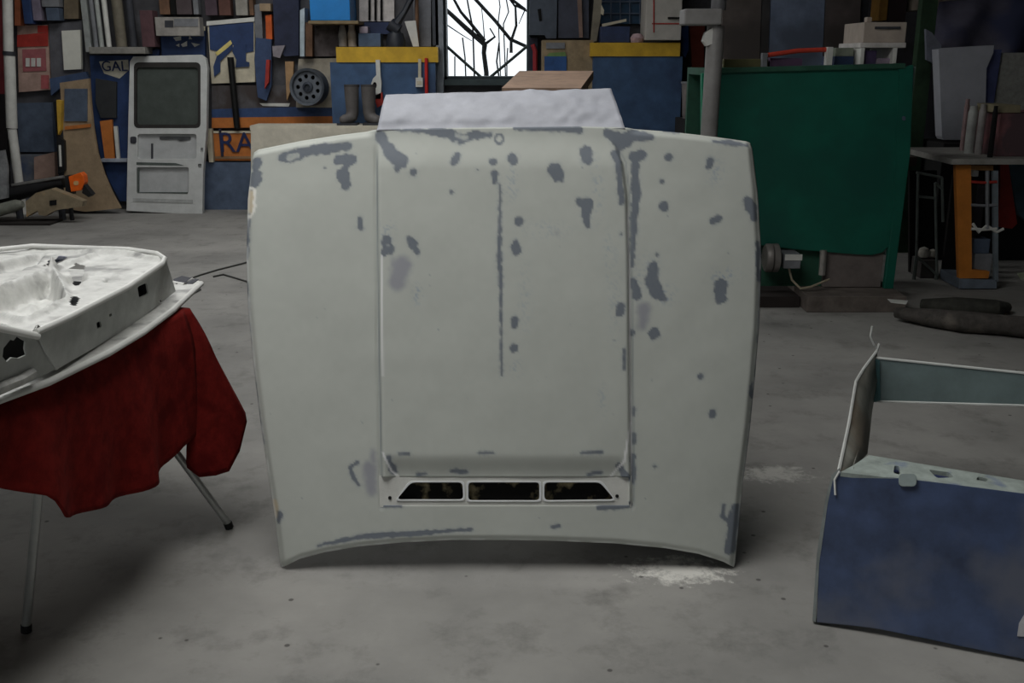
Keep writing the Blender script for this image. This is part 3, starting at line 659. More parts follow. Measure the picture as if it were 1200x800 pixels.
# painted dado piers either side of the window
for i, (x0, x1, yt, ym, Y) in enumerate(((394, 513, 55, 73, 9.75), (692, 797, 50, 66, 9.6))):
    mb = MB(); pxbox(mb, x0, ym, x1 - (4 if i else 0), 400, Y, WALL - Y); p = struct(mb.build('trim_%d' % (i + 1), blu))
    mb = MB(); pxbox(mb, x0, yt, x1, ym, Y - .012, WALL - Y + .012); mb.build('yellow_band', yel, p)
mb = MB(); pxbox(mb, 513, -60, 521, 400, 9.9, .2); struct(mb.build('trim_3', M('window jamb grey', (128, 134, 142), .6)))
mb = MB(); pxbox(mb, 506, -60, 513, 53, 9.9, .2); struct(mb.build('trim_4', M('jamb shade', (66, 70, 78), .6)))

# far left: timber rack wall
pl = thing('downpipe', 'white jointed downpipe standing beside the red poster', 'pipe', atY(12, 230, 9.75)); pl.location.z = 0; pl['_o'] = tuple(pl.location)
a0, a1, a2 = atY(8, -40, 9.75), atY(10, 62, 9.75), atY(14, 150, 9.75)
MB().tube([a0, a1], .045, 14).build('upper_length', wht, pl, smooth=True)
MB().tube([atY(11, 64, 9.75), a2], .05, 14).build('middle_length', wht, pl, smooth=True)
MB().tube([atY(14, 151, 9.75), Vector((a2.x, 9.75, 0))], .042, 14).build('lower_length', wht, pl, smooth=True)
MB().tube([atY(10.5, 60, 9.75), atY(10.7, 65, 9.75)], .056, 14).build('joint_collar', dgr, pl)
S('painted_board', 'dark red board behind the white downpipe', 'board', rect(-40, -40, 7, 110), 10.02, .08, M('dark red board', (112, 38, 44), .7))
S('black_board', 'black board low behind the white downpipe', 'board', rect(-40, 110, 8, 235), 10.02, .08, M('black board', (24, 20, 22), .7))
po = S('wall_poster', 'red and pink printed poster with a pale lettered panel', 'poster', [(20,30),(56,29),(59,105),(22,108)], 10.04, .06, M('poster paper', (178, 150, 138), .8))
sub(po, 'red_band', [(20,41),(56,38),(56,54),(20,55)], 10.03, .01, redm); sub(po, 'red_band', [(44,30),(56,30),(56,38),(44,38)], 10.03, .01, redm)
sub(po, 'pink_panel', [(26,58),(53,57),(54,83),(27,84)], 10.03, .01, M('rose print', (158, 92, 96), .7))
for k in range(3): sub(po, 'letter_block', rect(30 + k * 6.5, 68, 34.5 + k * 6.5, 78), 10.02, .01, wht)
sub(po, 'red_corner', rect(48, 88, 57, 104), 10.03, .01, M('rose corner', (170, 90, 92), .7))
S('timber_post', 'orange brown timber post beside the blue crate', 'post', rect(17, -40, 24, 30), 9.95, .15, M('orange timber', (148, 84, 54), .8))
B('bottle_crate', 'deep blue crate above the red poster', 'crate', (25, -30, 35, 28), 9.9, .2, navy)
B('carton', 'mauve grey carton beside the deep blue crate', 'box', (36, -30, 46, 24), 9.92, .11, M('mauve card', (120, 112, 128), .8))
B('carton', 'grey carton with a dark lid gap under the beam', 'box', (47, -30, 67, 8), 9.92, .11, gry)
B('carton', 'small slate blue box below the grey carton', 'box', (54, 9, 69, 24), 9.92, .11, slate)
S('plywood_sheet', 'brown plywood sheet above the white panel', 'board', rect(75, -40, 92, 22), 10.0, .1, M('brown ply', (108, 96, 78), .8))
S('backing_board', 'grey backing board behind the white panel', 'board', [(57,28),(96,24),(97,86),(60,92)], 10.04, .06, M('grey backing', (92, 92, 98), .8))
S('white_notice', 'small clean white panel on the grey backing board', 'panel', [(72,36),(94,35),(95,81),(75,82)], 10.0, .04, M('panel white', (216, 216, 206), .6, var=.05))
B('upright_strip', 'pale upright batten beside the white panel', 'batten', (95, -40, 102, 61), 9.95, .15, M('pale batten', (150, 154, 152), .7))
S('steel_sheet', 'slate blue steel sheet below the red poster', 'sheet', [(20,121),(60,120),(64,178),(22,178)], 10.0, .08, slate)
S('blue_swatch', 'crumpled blue cover strip below the white panel', 'cover', [(58,92),(100,84),(104,92),(74,100),(60,112)], 9.98, .055, M('faded blue cover', (66, 84, 116), .8))
S('packing_sheet', 'blue tarpaulin sheet with a pink box print low on the wall', 'sheet', [(20,181),(64,180.5),(66,232),(20,236)], 9.98, .1, M('stained sheet', (104, 108, 116), .8, c2=(72, 84, 108), amt=.45))
S('pink_carton', 'faded pinkish carton leaning on the stained sheet', 'box', [(40,184),(64,178),(65,228),(40,232)], 9.9, .08, M('pink carton', (158, 132, 120), .8))
# curved tan board flaring at its foot
tb = S('curved_board', 'tall tan board flaring out at its foot beside the clutter', 'board', [(70,97),(104,92),(106,120),(109,150),(114,180),(122,205),(132,228),(141,244),(100,248),(74,244),(76,180)], 9.72, .04, tanm)
sub(tb, 'grey_square', rect(75.5, 104, 102, 142), 9.705, .015, slate); sub(tb, 'orange_stripe', [(76,148),(106,145),(106,149),(76,152)], 9.705, .015, org)
ts = thing('long_saw', 'yellow handled black long saw hanging in front of the tan board', 'tool', atY(69, 200, 9.66))
MB().slab(wallP(9.66), [(66,117),(72,118),(71,152),(67,160),(66,140)], .0595).build('handle', M('tool yellow', (200, 160, 60), .6), ts); MB().slab(wallP(9.66), [(62,120),(66,118),(68,160),(75,165),(76,200),(68,204),(66,160)], .043).build('blade', M('tool black', (26, 26, 28), .5), ts)
MB().tube([atY(70, 170, 9.645), atY(71, 195, 9.645)], .012, 6).build('ferrule', wht, ts)

# blue sign board leaning behind the van door
sb = S('sign_board', 'blue sign board with pale script leaning behind the van door', 'sign', [(105,65),(170,65),(170,234),(141,236),(128,212),(117,180),(110,140),(107,100)], 9.99, .05, navy)
sub(sb, 'script_plate', [(116,72),(150,70),(151,82),(140,92),(122,86)], 9.985, .005, M('script plate', (190, 186, 170), .7))
text('GAL', .13, atY(134, 78, 9.975), M('lettering navy', (22, 40, 84), .5), sb)
S('orange_plank', 'orange offcut plank leaning on the blue sign board', 'plank', [(117,142),(131,140),(134,186),(123,187)], 9.94, .03, org)
S('white_offcut', 'white narrow offcut beside the orange plank', 'plank', [(133,148),(137,148),(140,186),(136.5,186)], 9.93, .03, wht)
S('dark_cloth', 'dark hanging cloth on the blue sign board', 'cloth', [(112,92),(136,96),(136,138),(118,138),(112,120)], 9.95, .03, M('dark cloth', (48, 50, 52), .9))
B('ledge_shelf', 'pale narrow wall ledge carried above the sign board', 'shelf', (118, 186, 152, 190), 9.9, .085, M('pale ledge', (150, 156, 168), .7))
# rack above
sh = B('rack_shelf', 'grey rack shelf holding pipes above the van door', 'shelf', (104, 55, 170, 63), 9.8, .3, M('shelf grey', (132, 130, 124), .8, c2=(92, 90, 84), amt=.4))
for i, (x, r, c, lab) in enumerate(((113, .022, gry, 'grey'), (119.5, .022, M('pale pipe', (160, 164, 160), .5), 'pale'), (128, .024, wht, 'white'), (143, .05, M('olive pipe', (112, 106, 92), .7), 'olive brown'), (157, .035, dgr, 'charcoal'))):
    q = atY(x, 55, 9.95); tag(MB().tube([q, (q.x - .03, 9.98, 2.6)], r, 10).build('stored_pipe', c, smooth=True), lab + ' pipe stored upright on the rack shelf above the van door', 'pipe', 'pipes on the rack')
B('parts_carton', 'maroon carton on the rack shelf beside the pipes', 'box', (165, 12, 180, 55), 9.85, .15, M('maroon card', (88, 62, 66), .8))
wc = B('labelled_carton', 'pale carton with a dark label beside the maroon carton', 'box', (182, 20, 234, 42), 9.85, .13, M('pale card', (150, 146, 140), .8)); sub(wc, 'dark_label', rect(193, 24, 203, 32), 9.845, .005, dgr); sub(wc, 'grey_label', rect(204, 22, 232, 31), 9.845, .005, gry)
for k, (x0, x1, c) in enumerate(((184, 196, brn), (197, 203, blk), (204, 222, M('dusk brown', (78, 68, 70), .8)), (224, 230, gry), (238, 252, M('plum', (76, 62, 70), .8)), (254, 268, M('rusty brown', (94, 64, 56), .8)), (274, 288, M('bone', (150, 146, 138), .8)), (290, 295, brn))):
    B('stored_plank', ('brown timber', 'black', 'dusky brown', 'grey', 'plum', 'rusty brown', 'bone coloured', 'short brown')[k] + ' plank stored on end above the blue posters', 'plank', (x0, -60, x1, 17 if k < 4 else 18), 9.98, .1, c, 'planks along the wall top')
# blue posters
p1 = S('blue_poster', 'blue poster with a cream top edge and white flecks above the van door', 'poster', [(188,36),(240,32),(240,70),(190,70)], 10.02, .05, navy)
sub(p1, 'cream_edge', [(188,36),(240,31),(240,36),(188,41)], 10.0, .02, cream)
for q in ([(203,44),(212,42),(212,47),(206,48)], [(222,42),(225,46),(221,46)], [(212,52),(219,48),(219,54),(214,55)], [(224,50),(234,52),(228,55)], [(206,53),(210,51),(210,55)]): sub(p1, 'white_fleck', q, 10.01, .01, wht)
S('blue_offcut', 'small torn blue panel beside the flecked poster', 'panel', [(174,58),(186,58),(186,70),(175,70)], 10.0, .05, navy)
p2 = S('figure_poster', 'cream poster with a big dark blue numeral and diagonal yellow bar', 'poster', [(243,26),(298,22),(299,96),(248,98)], 10.02, .05, cream)
sub(p2, 'blue_field', [(245,29),(297,26),(297,60),(288,62),(288,56),(272,52),(262,62),(246,58)], 10.01, .01, navy); sub(p2, 'cream_edge', [(242,25),(298,20),(298,25),(242,30)], 10.0, .02, wht)
sub(p2, 'yellow_bar', [(252,62),(270,47),(272,51),(256,66)], 10.005, .01, M('pale yellow', (214, 198, 120), .6)); sub(p2, 'blue_bar', [(254,66),(272,52),(273,57),(258,72),(258,84),(251,90),(250,78)], 10.002, .01, navy)
sub(p2, 'numeral', [(274,52),(288,52),(288,72),(292,73),(292,78),(276,79),(277,70),(272,60)], 10.002, .01, navy)
tag(MB().tube([atY(270, 67, 9.965), atY(278, 150, 9.985)], .03, 12).build('steel_strut', M('black steel', (40, 40, 40), .4, .5), smooth=True), 'black steel strut leaning across the numeral poster', 'strut')
# fascia with orange and blue stripes
fa = S('striped_fascia', 'grey shop fascia with blue and orange stripes behind the wheel rim', 'sign', rect(248, 100, 396, 148), 10.04, .05, M('smoke grey fascia', (84, 82, 84), .7, c2=(64, 56, 54), amt=.5))
sub(fa, 'blue_stripe', [(248,128),(396,124),(396,136),(248,138)], 10.03, .01, M('stripe blue', (50, 72, 112), .6)); sub(fa, 'orange_stripe', [(248,138),(396,136),(396,148),(248,150)], 10.028, .01, org)
sub(fa, 'white_streak', [(304,121),(340,121),(338,125),(308,124)], 10.03, .01, wht)
ra = S('lettered_panel', 'orange panel with dark letters RA framed in cream', 'sign', [(250,154.5),(297,154.5),(297,188),(252,188)], 10.02, .06, org)
sub(ra, 'frame_bar', rect(250, 153.5, 297, 156), 10.01, .02, cream); sub(ra, 'frame_bar', rect(252, 183, 297, 186), 10.01, .02, M('dim tan', (140, 110, 80), .7)); sub(ra, 'frame_bar', [(256,151),(259,151),(262,184),(259,184)], 10.01, .02, M('dark bar', (46, 46, 66), .6))
text('RA', .27, atY(277, 168, 10.01), M('letter navy', (34, 44, 84), .5), ra)
S('cream_batten', 'cream slat between the van door and the RA panel', 'batten', [(241,151),(248,151),(250,190),(245,190)], 9.98, .06, cream)
mb = MB(); pxbox(mb, 238, 190, 400, 420, 10.02, .08); struct(mb.build('trim_5', M('dado blue grey', (86, 100, 122), .7, var=.18)))
# van door
vd = M('van white', (196, 198, 196), .5, var=.07, scale=9); 
dtop = atY(196, 67, 10.0); dbot = atZ(192, 250, 0)
VDP = plane3(dbot, dbot + Vector((1, -.035, 0)), (dtop.x, 9.90, dtop.z))
van = thing('van_door', 'white van rear door with dark glass leaning on the back wall', 'van door', (dbot.x, dbot.y, 0))
def vs(name, poly, t, mat, holes=(), lift=0, parent=van, bevel=0): return MB().slab(VDP, poly, t, holes, lift).build(name, mat, parent, bevel=bevel)
outer = [(156,66),(236,64),(241,68),(243,80),(242,150),(238,200),(237,252),(148,247),(150,150),(152,72)]
vs('door_frame', outer, .06, vd, [rr(158, 74, 234, 149, 5), rr(161, 157, 230, 186, 3), rr(160, 196, 221, 226, 2), rr(235, 173, 238, 178, 1), rr(232, 192, 236, 197, 1)], bevel=.004)
vs('inner_skin', [(156,150),(238,150),(236,246),(152,243)], .01, M('van inner white', (178, 180, 180), .55, var=.08), (), -.035)
gl_ = vs('window_glass', rr(156, 72, 236, 151, 3), .006, M('smoked glass', (78, 84, 80), .2, var=.1, bump=0, spec=.5), (), -.02)
vs('window_seal', rr(157, 73, 235, 150, 5), .02, M('seal black', (44, 42, 40), .7), [rr(160, 79, 232, 146, 4)], .002)
vs('handle_slot', [(186,160),(222,160),(222,163),(210,165),(206,163),(186,163)], .012, M('slot dark', (70, 72, 74), .7), (), -.022)
vs('panel_edge_shade', [(161,196),(163,196),(163,225),(220,225),(220,227),(161,226)], .01, M('panel shade', (84, 92, 88), .7), (), .003)  # dark strip puts the recess edge shade into the colour
vs('latch', rr(153, 160, 160, 168, 2), .02, dgr, (), .01); vs('access_seam', rr(176, 168, 178, 186, .5), .012, dgr, (), -.022)
vs('sill_dent', [(156,232),(226,234),(226,238),(156,236)], .006, M('van edge', (172, 174, 172), .5), (), .006)
vs('crease_shade', [(160,190),(206,191),(216,194),(160,193)], .012, M('panel shade', (84,92,88)), (), .004)  # shade of the fold put in as a dark strip

# clutter hung and stored between the poster and the yellow band
B('wall_box', 'small brown box hung beside the numeral poster', 'box', (304, 4, 317, 13), 9.95, .15, tanm)
S('orange_tool', 'orange handled tool hanging by the dark blue tarpaulin', 'tool', [(311,18),(318,17),(319,46),(312,47)], 10.0, .1, M('hot orange', (204, 92, 34), .6))
S('hanging_batten', 'dim grey batten hanging beside the orange tool', 'batten', [(297,6),(306,4),(308,50),(300,52)], 10.02, .08, gry)
S('blue_overall', 'worn blue overall hanging below the brown box', 'overall', [(300,44),(318,46),(318,100),(312,118),(302,114),(298,70)], 9.98, .045, M('overall blue', (62, 78, 110), .9))
S('red_stick', 'red stick leaning below the blue overall', 'stick', [(312,70),(316,70),(315,96),(310,104)], 9.92, .05, redm)
S('tarpaulin', 'dark blue tarpaulin hanging in long folds', 'tarpaulin', [(318,-40),(350,-40),(350,65),(334,66),(322,56)], 10.0, .08, M('night blue tarp', (44, 50, 72), .8, var=.3, scale=4))
S('tarpaulin', 'pale scrap of sheet showing under the dark blue tarpaulin', 'sheet', [(319,54),(334,53),(328,68),(320,66)], 9.97, .03, M('pale scrap', (140, 134, 140), .8))
S('white_upright', 'narrow white upright strip beside the bright blue cabinet', 'batten', [(351.5,12),(357,9),(356.5,66),(351.5,66)], 9.9, .19, M('blue white', (176, 190, 198), .6))
S('brown_upright', 'brown upright board under the bright blue cabinet', 'board', rect(358, 26, 366, 66), 9.92, .12, brn)
B('blue_cabinet', 'bright blue wall cabinet box on a thin brown shelf', 'cabinet', (362, -50, 409, 24), 9.7, .4, skyb)
B('thin_shelf', 'thin brown shelf carrying the bright blue cabinet', 'shelf', (361, 24.2, 420, 28), 9.66, .44, M('shelf tan', (128, 112, 84), .8))
S('dim_board', 'dim grey board in the gap below the thin shelf', 'board', rect(368.5, 30, 396, 66), 10.0, .08, M('dim board', (104, 96, 96), .8, c2=(58, 50, 46), amt=.5))
tag(MB().lathe(atY(402, 54.5, 9.9), (0,0,1), [(.001,0),(.04,0),(.042,.1),(.03,.16),(.02,.19),(.001,.19)], 14).build('spray_bottle', M('grey plastic', (150, 148, 146), .5), smooth=True), 'pale grey plastic bottle on the yellow topped ledge', 'bottle')
tag(MB().lathe(atY(413, 54.5, 9.9), (0,0,1), [(.001,0),(.04,0),(.04,.12),(.03,.16),(.03,.2),(.001,.2)], 14).build('spray_bottle', M('bone plastic', (168, 160, 152), .5), smooth=True), 'bone coloured can beside the grey plastic bottle', 'can')
S('wall_plaque', 'cream plaque mounted behind the wheel rim', 'plaque', [(350,69),(396,68),(396,126),(347,126),(347,100)], 10.0, .024, M('aged cream', (168, 160, 144), .75, var=.2, c2=(120, 118, 114), amt=.4))
S('wooden_upright', 'light wooden upright beside the cream panel', 'batten', [(334,72),(344,72),(343,100),(336,118)], 9.97, .055, M('light timber', (166, 134, 98), .75))
# wheel rim
wc_ = atY(361, 102, 9.82); wr = thing('wheel_rim', 'dark steel car wheel rim hung against the cream panel', 'wheel', (wc_.x, 9.82, wc_.z - .16))
ax = Vector((-.18, -1, .05)).normalized(); R0 = 21 * 9.75 / F
MB().lathe(wc_ , ax, [(R0*.86,-.10),(R0*.99,-.10),(R0,-.085),(R0*.9,-.06),(R0*.9,.0),(R0,.02),(R0*.99,.035),(R0*.86,.03),(R0*.80,-.02),(R0*.80,-.09),(R0*.86,-.10)], 36).build('rim', M('rim steel', (92, 98, 106), .4, .5), wr, smooth=True)
e1 = ax.cross(Vector((0,0,1))).normalized(); e2 = ax.cross(e1)
dl = [[wc_ + (e1*math.cos(t*math.pi/18) + e2*math.sin(t*math.pi/18)) * R0*.82 for t in range(36)]]
for k in range(9):
    a = 2*math.pi*k/9; c = wc_ + (e1*math.cos(a) + e2*math.sin(a)) * R0*.58
    dl.append([c + (e1*math.cos(t*math.pi/6)*.2 + e2*math.sin(t*math.pi/6)*.2) * R0*.58 for t in range(12)])
mb = MB(); fl_ = [p for l in dl for p in l]; n = len(fl_); mb.v = [tuple(p) for p in fl_] + [tuple(p - ax*.012) for p in fl_]
for tr in tessellate_polygon(dl): mb.f += [tuple(tr), tuple(i + n for i in tr[::-1])]
mb.build('disc', M('disc steel', (112, 118, 126), .45, .4), wr)
MB().lathe(wc_, ax, [(R0*.3,-.01),(R0*.28,.02),(R0*.16,.025),(R0*.15,.0),(.001,.0)], 18).build('hub', M('hub steel', (60, 66, 76), .45, .4), wr)
MB().tube([wc_ + Vector((0, .1, R0*.7)), wc_ + Vector((0, .178, R0*.72))], .012, 6).build('wall_peg', dgr, wr)
MB().lathe(wc_ - ax*.1, ax, [(.001,0),(R0*.8,0),(R0*.8,.01),(.001,.01)], 24).build('back_plate', blk, wr)

# rubber boots on a bench
M('chalk board', (204, 198, 182), .7, var=.1)
bn = thing('low_bench', 'cream topped bench holding the grey rubber boots', 'bench', (atY(425, 148, 9.5).x, 9.6, 0))
bz = atY(425, 146, 9.55).z; bx0, bx1 = atY(296, 148, 9.5).x, atY(470, 148, 9.5).x
MB().box((bx0, 9.4, bz - .04), (bx1, 9.74, bz)).build('bench_top', MATS['chalk board'], bn); MB().slab(wallP(9.385), rect(294, 150, 480, 215), .012).build('front_board', MATS['chalk board'], bn)
for x in (bx0 + .05, bx1 - .1):
    for y in (9.42, 9.66): MB().box((x, y, 0), (x + .05, y + .05, bz - .04)).build('leg', brn, bn)
bm_ = M('grey rubber', (96, 92, 90), .6, var=.15)
for x, sgn, lab in ((414, -1, 'grey rubber boot with its toe toward the wheel rim'), (433.5, 1, 'grey rubber boot nearer the white hanging paddle')):
    o_ = atY(x, 146, 9.56); o_.z = bz; bo = thing('rubber_boot', lab, 'boot', o_, 'pair of rubber boots')
    MB().tube([o_ + Vector((sgn*a*.55, -.02 - abs(a)*.4, h)) for a, h in ((0,.335),(0,.25),(0,.17),(0,.11),(.02,.07),(.07,.052),(.13,.045),(.17,.04),(.19,.036))], [.066,.064,.058,.056,.058,.05,.046,.036,.012], 14).build('shaft', bm_, bo, smooth=True)
    MB().tube([o_ + Vector((0,0,.33)), o_ + Vector((0,0,.355))], .07, 14).build('cuff', M('cuff rubber', (70, 68, 68), .6), bo, smooth=True)
    MB().hexa([tuple(o_ + Vector(q)) for q in ((-.05+min(0,sgn*.08),-.13,.0),(.05+max(0,sgn*.08),-.13,.0),(.05,.05,.0),(-.05,.05,.0),(-.05+min(0,sgn*.08),-.13,.018),(.05+max(0,sgn*.08),-.13,.018),(.05,.05,.018),(-.05,.05,.018))]).build('sole', dgr, bo)
# on the first pier
pd = thing('hanging_paddle', 'white hanging paddle with a black hole on the blue dado', 'paddle', atY(440, 116, 9.72))
MB().slab(wallP(9.7), [(440,70),(445,70),(446,90),(447,96),(446,116),(436,116),(435,98),(437,92),(441,88)], .05, [[(439+2.6*math.cos(t*.7), 100+4*math.sin(t*.7)) for t in range(9)]]).build('blade', wht, pd)
MB().slab(wallP(9.715), rect(436.5, 95, 444, 105), .03).build('hole_lining', blk, pd); MB().slab(wallP(9.7), [(438,112),(448,108),(449,122),(442,126)], .04).build('red_tip', redm, pd)
sw = thing('switch_box', 'white switch box with conduit on the blue dado', 'switch', atY(490, 102, 9.74))
MB().slab(wallP(9.70), rect(487, 91, 495.5, 102), .05).build('box', wht, sw, bevel=.003); MB().slab(wallP(9.72), rect(490, 69, 493.5, 91), .03).build('conduit', cream, sw); MB().slab(wallP(9.695), rect(488.5, 95, 494, 99), .005).build('rocker', cream, sw)
tag(MB().tube([atY(499.5, 68, 9.72), atY(500, 118, 9.72)], .016, 8).build('red_pipe', M('signal red', (196, 40, 36), .5)), 'thin red pipe running down the blue dado by the window', 'pipe')
tr = B('blue_tray', 'slate blue tray standing on the yellow topped ledge', 'tray', (420, 39, 446, 54.8), 9.8, .2, M('tray blue', (74, 92, 116), .6))
B('blue_tray', 'pale lilac box resting on the slate blue tray', 'box', (421, 31, 431, 38.9), 9.84, .14, M('lilac', (160, 148, 158), .7))
pw = thing('barred_pane', 'pale wall pane with thin dark upright bars', 'pane', atY(443, 25, 10.06))
MB().slab(wallP(10.06), rect(421, -30, 462, 25), .04).build('pale_sheet', M('pale sheet', (206, 200, 196), .7), pw)
for x in (433, 440, 447): MB().tube([atY(x, 24, 10.04), atY(x, -32, 10.04)], .012, 6).build('bar', blk, pw)
S('navy_panel', 'navy panel below the barred pane', 'panel', rect(421, 26, 462, 40), 10.03, .07, M('deep navy', (40, 52, 84), .6))
lm = thing('work_lamp', 'dark machine lamp with jointed arm on the ledge', 'lamp', atY(464, 54.8, 9.85))
MB().lathe(atY(464, 54.8, 9.85), (0,0,1), [(.001,0),(.09,0),(.09,.05),(.07,.12),(.001,.12)], 14).build('base', M('lamp black', (40, 44, 52), .5), lm, smooth=True)
MB().tube([atY(464, 42, 9.85), atY(463, 30, 9.85), atY(474, 14, 9.85), atY(484, -6, 9.85)], [.06,.045,.028,.03], 8).build('arm', MATS['lamp black'], lm, smooth=True)
MB().lathe(atY(462, 32, 9.85), (-.4,0,.3), [(.001,-.06),(.06,-.05),(.06,.05),(.001,.06)], 12).build('joint', MATS['lamp black'], lm, smooth=True)
S('leaning_board', 'white tapering board leaning on the ledge by the lamp', 'board', [(474,25),(487,24),(491,54.5),(484,54.5)], 9.86, .03, wht)
S('leaning_board', 'grey board standing behind the white tapering board', 'board', rect(484, -40, 505, 54.5), 9.98, .1, M('shade grey board', (116, 118, 124), .7))
tag(MB().tube([atY(488, -30, 9.9), atY(489, 54, 9.9)], .018, 8).build('broom_stick', brn), 'brown stick upright against the grey board', 'stick')

# between window and second pier
db = thing('dark_locker', 'slate grey steel locker with vertical seams right of the window', 'locker', atY(655, 60, 9.95))
MB().slab(wallP(9.9), [(622,-50),(654,-50),(652,45),(640,45),(638,41),(620,41)], .2).build('door', M('locker grey', (72, 80, 92), .55, var=.15), db); MB().slab(wallP(9.92), rect(654, -50, 690, 44.5), .18).build('side', M('locker dusk', (64, 68, 82), .6), db)
MB().slab(wallP(9.89), [(630,11),(634,10),(635,24),(632,25)], .02).build('handle', blk, db); MB().slab(wallP(9.88), [(674,-50),(680,-50),(683,44),(679,44)], .04).build('wood_strip', M('strip timber', (128, 106, 96), .7), db)
S('leaning_beam', 'grey wooden beam leaning against the slate locker', 'beam', [(700,-40),(708,-40),(704,20),(699,48),(692,50)], 9.84, .06, M('weathered beam', (128, 122, 108), .8))
tag(MB().slab(wallP(9.8), [(705,6),(708,12),(707,18),(704,16)], .03).build('cream_spot', cream), 'small cream peg on the leaning beam', 'spot')  # small cream spot laid on the beam
tc_ = thing('tan_cupboard', 'tan cupboard with a blue lower door beside the window', 'cupboard', (atY(656, 90, 9.75).x, 9.8, 0))
mb = MB(); pxbox(mb, 634, 47, 692, 400, 9.7, .38); mb.build('carcass', M('cupboard tan', (146, 128, 100), .75, var=.2), tc_)
MB().slab(wallP(9.69), rect(638, 66, 664, 150), .01).build('blue_door', M('door blue', (44, 82, 136), .6), tc_); MB().slab(wallP(9.69), rect(640, 50, 662, 57), .01).build('grey_drawer', gry, tc_); MB().slab(wallP(9.69), [(644,62),(662,61),(664,66),(640,66)], .012).build('green_scuff', M('moss', (110, 140, 84), .8), tc_)
tag(MB().tube([atY(624, 52, 9.955), atY(627, 60, 9.955), atY(627, 120, 9.955)], .022, 8).build('red_rod', M('oxide red', (150, 40, 48), .6)), 'oxide red bent rod beside the tan cupboard', 'rod')
S('dark_sheet', 'dark slate sheet between window and tan cupboard', 'sheet', rect(620, 44, 630, 130), 9.98, .1, M('ink sheet', (36, 40, 54), .7))
gw = thing('blue_lattice', 'dark window lattice with dim blue panes above the ledge', 'lattice', atY(730, 28, 10.05))
MB().slab(wallP(10.05), rect(704, -50, 762, 28), .05).build('panes', M('dim blue pane', (36, 66, 92), .3), gw)
for x in (716, 727, 738, 750): MB().tube([atY(x, -50, 10.03), atY(x, 28, 10.03)], .008, 6).build('bar', slate, gw)
for y in (2, 16): MB().tube([atY(704, y, 10.03), atY(762, y, 10.03)], .008, 6).build('bar', slate, gw)
B('tool_chest', 'dark blue tool chest on the second yellow ledge', 'chest', (704, 31, 738, 49.8), 9.7, .3, M('chest blue', (44, 58, 92), .5))
S('pale_lath', 'pale lath lying on the dark blue tool chest', 'lath', [(706,28),(734,22),(734,25),(706,31.5)], 9.75, .05, cream)
tag(MB().lathe(atY(746.5, 49.8, 9.68), (0,0,1), [(.001,0),(.055,0),(.065,.04),(.04,.075),(.001,.08)], 10).build('rag', M('pink rag', (182, 156, 160), .9, bump=.2, scale=30), smooth=True), 'crumpled pale pink rag on the yellow ledge', 'rag')
wb = B('white_cabinet', 'white fuse cabinet with a thin red line standing on the ledge', 'cabinet', (758, -60, 800, 47), 9.55, .4, M('cabinet cream', (188, 184, 176), .6, var=.08))
for q in (rect(765.5, -20, 767, 38), rect(764, 27, 798, 28.5)): sub(wb, 'red_line', q, 9.545, .008, redm)
sub(wb, 'black_bar', rect(783, 20, 800, 22), 9.53, .02, blk)

# alcove by the duct
S('blue_rag', 'blue rag hanging in the dark alcove', 'rag', [(799,32),(806.5,30),(807,58),(803,68),(799,60)], 9.985, .053, M('rag blue', (54, 84, 140), .9))
S('rust_coat', 'rust red coat hanging in the dark alcove', 'coat', [(808,28),(826,28),(824,98),(818,104),(812,96)], 9.97, .068, M('rust cloth', (112, 50, 38), .9))
S('alcove_shade', 'black sheet standing in for the alcove shade behind the bucket', 'curtain', rect(797, 20, 846, 260), 10.04, .06, M('black sheet', (30, 26, 26), .9))  # black sheet added to put the alcove's shade into colour
bk = atY(812, 141, 8.65); bk.z = atY(813, 141, 8.4).z + .002; bs = B('alcove_box', 'black box in the alcove under the zinc bucket', 'box', (799, 141, 828, 300), 8.4, .5, M('soot black', (22, 22, 24), .8))
bu = thing('zinc_bucket', 'ribbed grey zinc bucket standing on the black box', 'bucket', (bk.x, 8.65, bk.z + .0))
MB().lathe((bk.x, 8.65, bk.z), (0,0,1), [(.001,0),(.085,0),(.095,.14),(.105,.285),(.1,.285),(.09,.02),(.001,.02)], 22).build('shell', M('zinc', (126, 120, 118), .5, .3, var=.2), bu, smooth=True); MB().lathe((bk.x, 8.65, bk.z + .28), (0,0,1), [(.1,0),(.112,0),(.112,.014),(.1,.014)], 22).build('rim', gry, bu)
du = thing('elbow_duct', 'grey metal exhaust duct with a square elbow beside the green machine', 'duct', (atY(836, 150, 5.7).x, 5.7, 0)); dm = M('duct metal', (142, 140, 138), .5, .2, var=.15, scale=6)
dpt = atY(839, 30, 5.7); dpb = atY(831, 155, 5.7)
MB().tube([(dpb.x + .0, 5.7, 0), (dpb.x, 5.7, dpb.z), (dpt.x, 5.7, dpt.z)], .046, 16).build('riser', dm, du, smooth=True)
q0, q1 = atY(802, 29, 5.62), atY(847, 10, 5.62); MB().box((q0.x, 5.62, q0.z), (q1.x, 5.8, q1.z)).build('elbow_box', dm, du, bevel=.008)
MB().tube([atY(842, 12, 5.75), atY(845, -60, 5.75)], .04, 12).build('upper_pipe', M('duct dusk', (104, 104, 106), .5, .2), du, smooth=True)
MB().slab(wallP(5.66), [(827,38),(836,32),(838,50),(828,54),(824,48)], .06).build('clamp', wht, du)

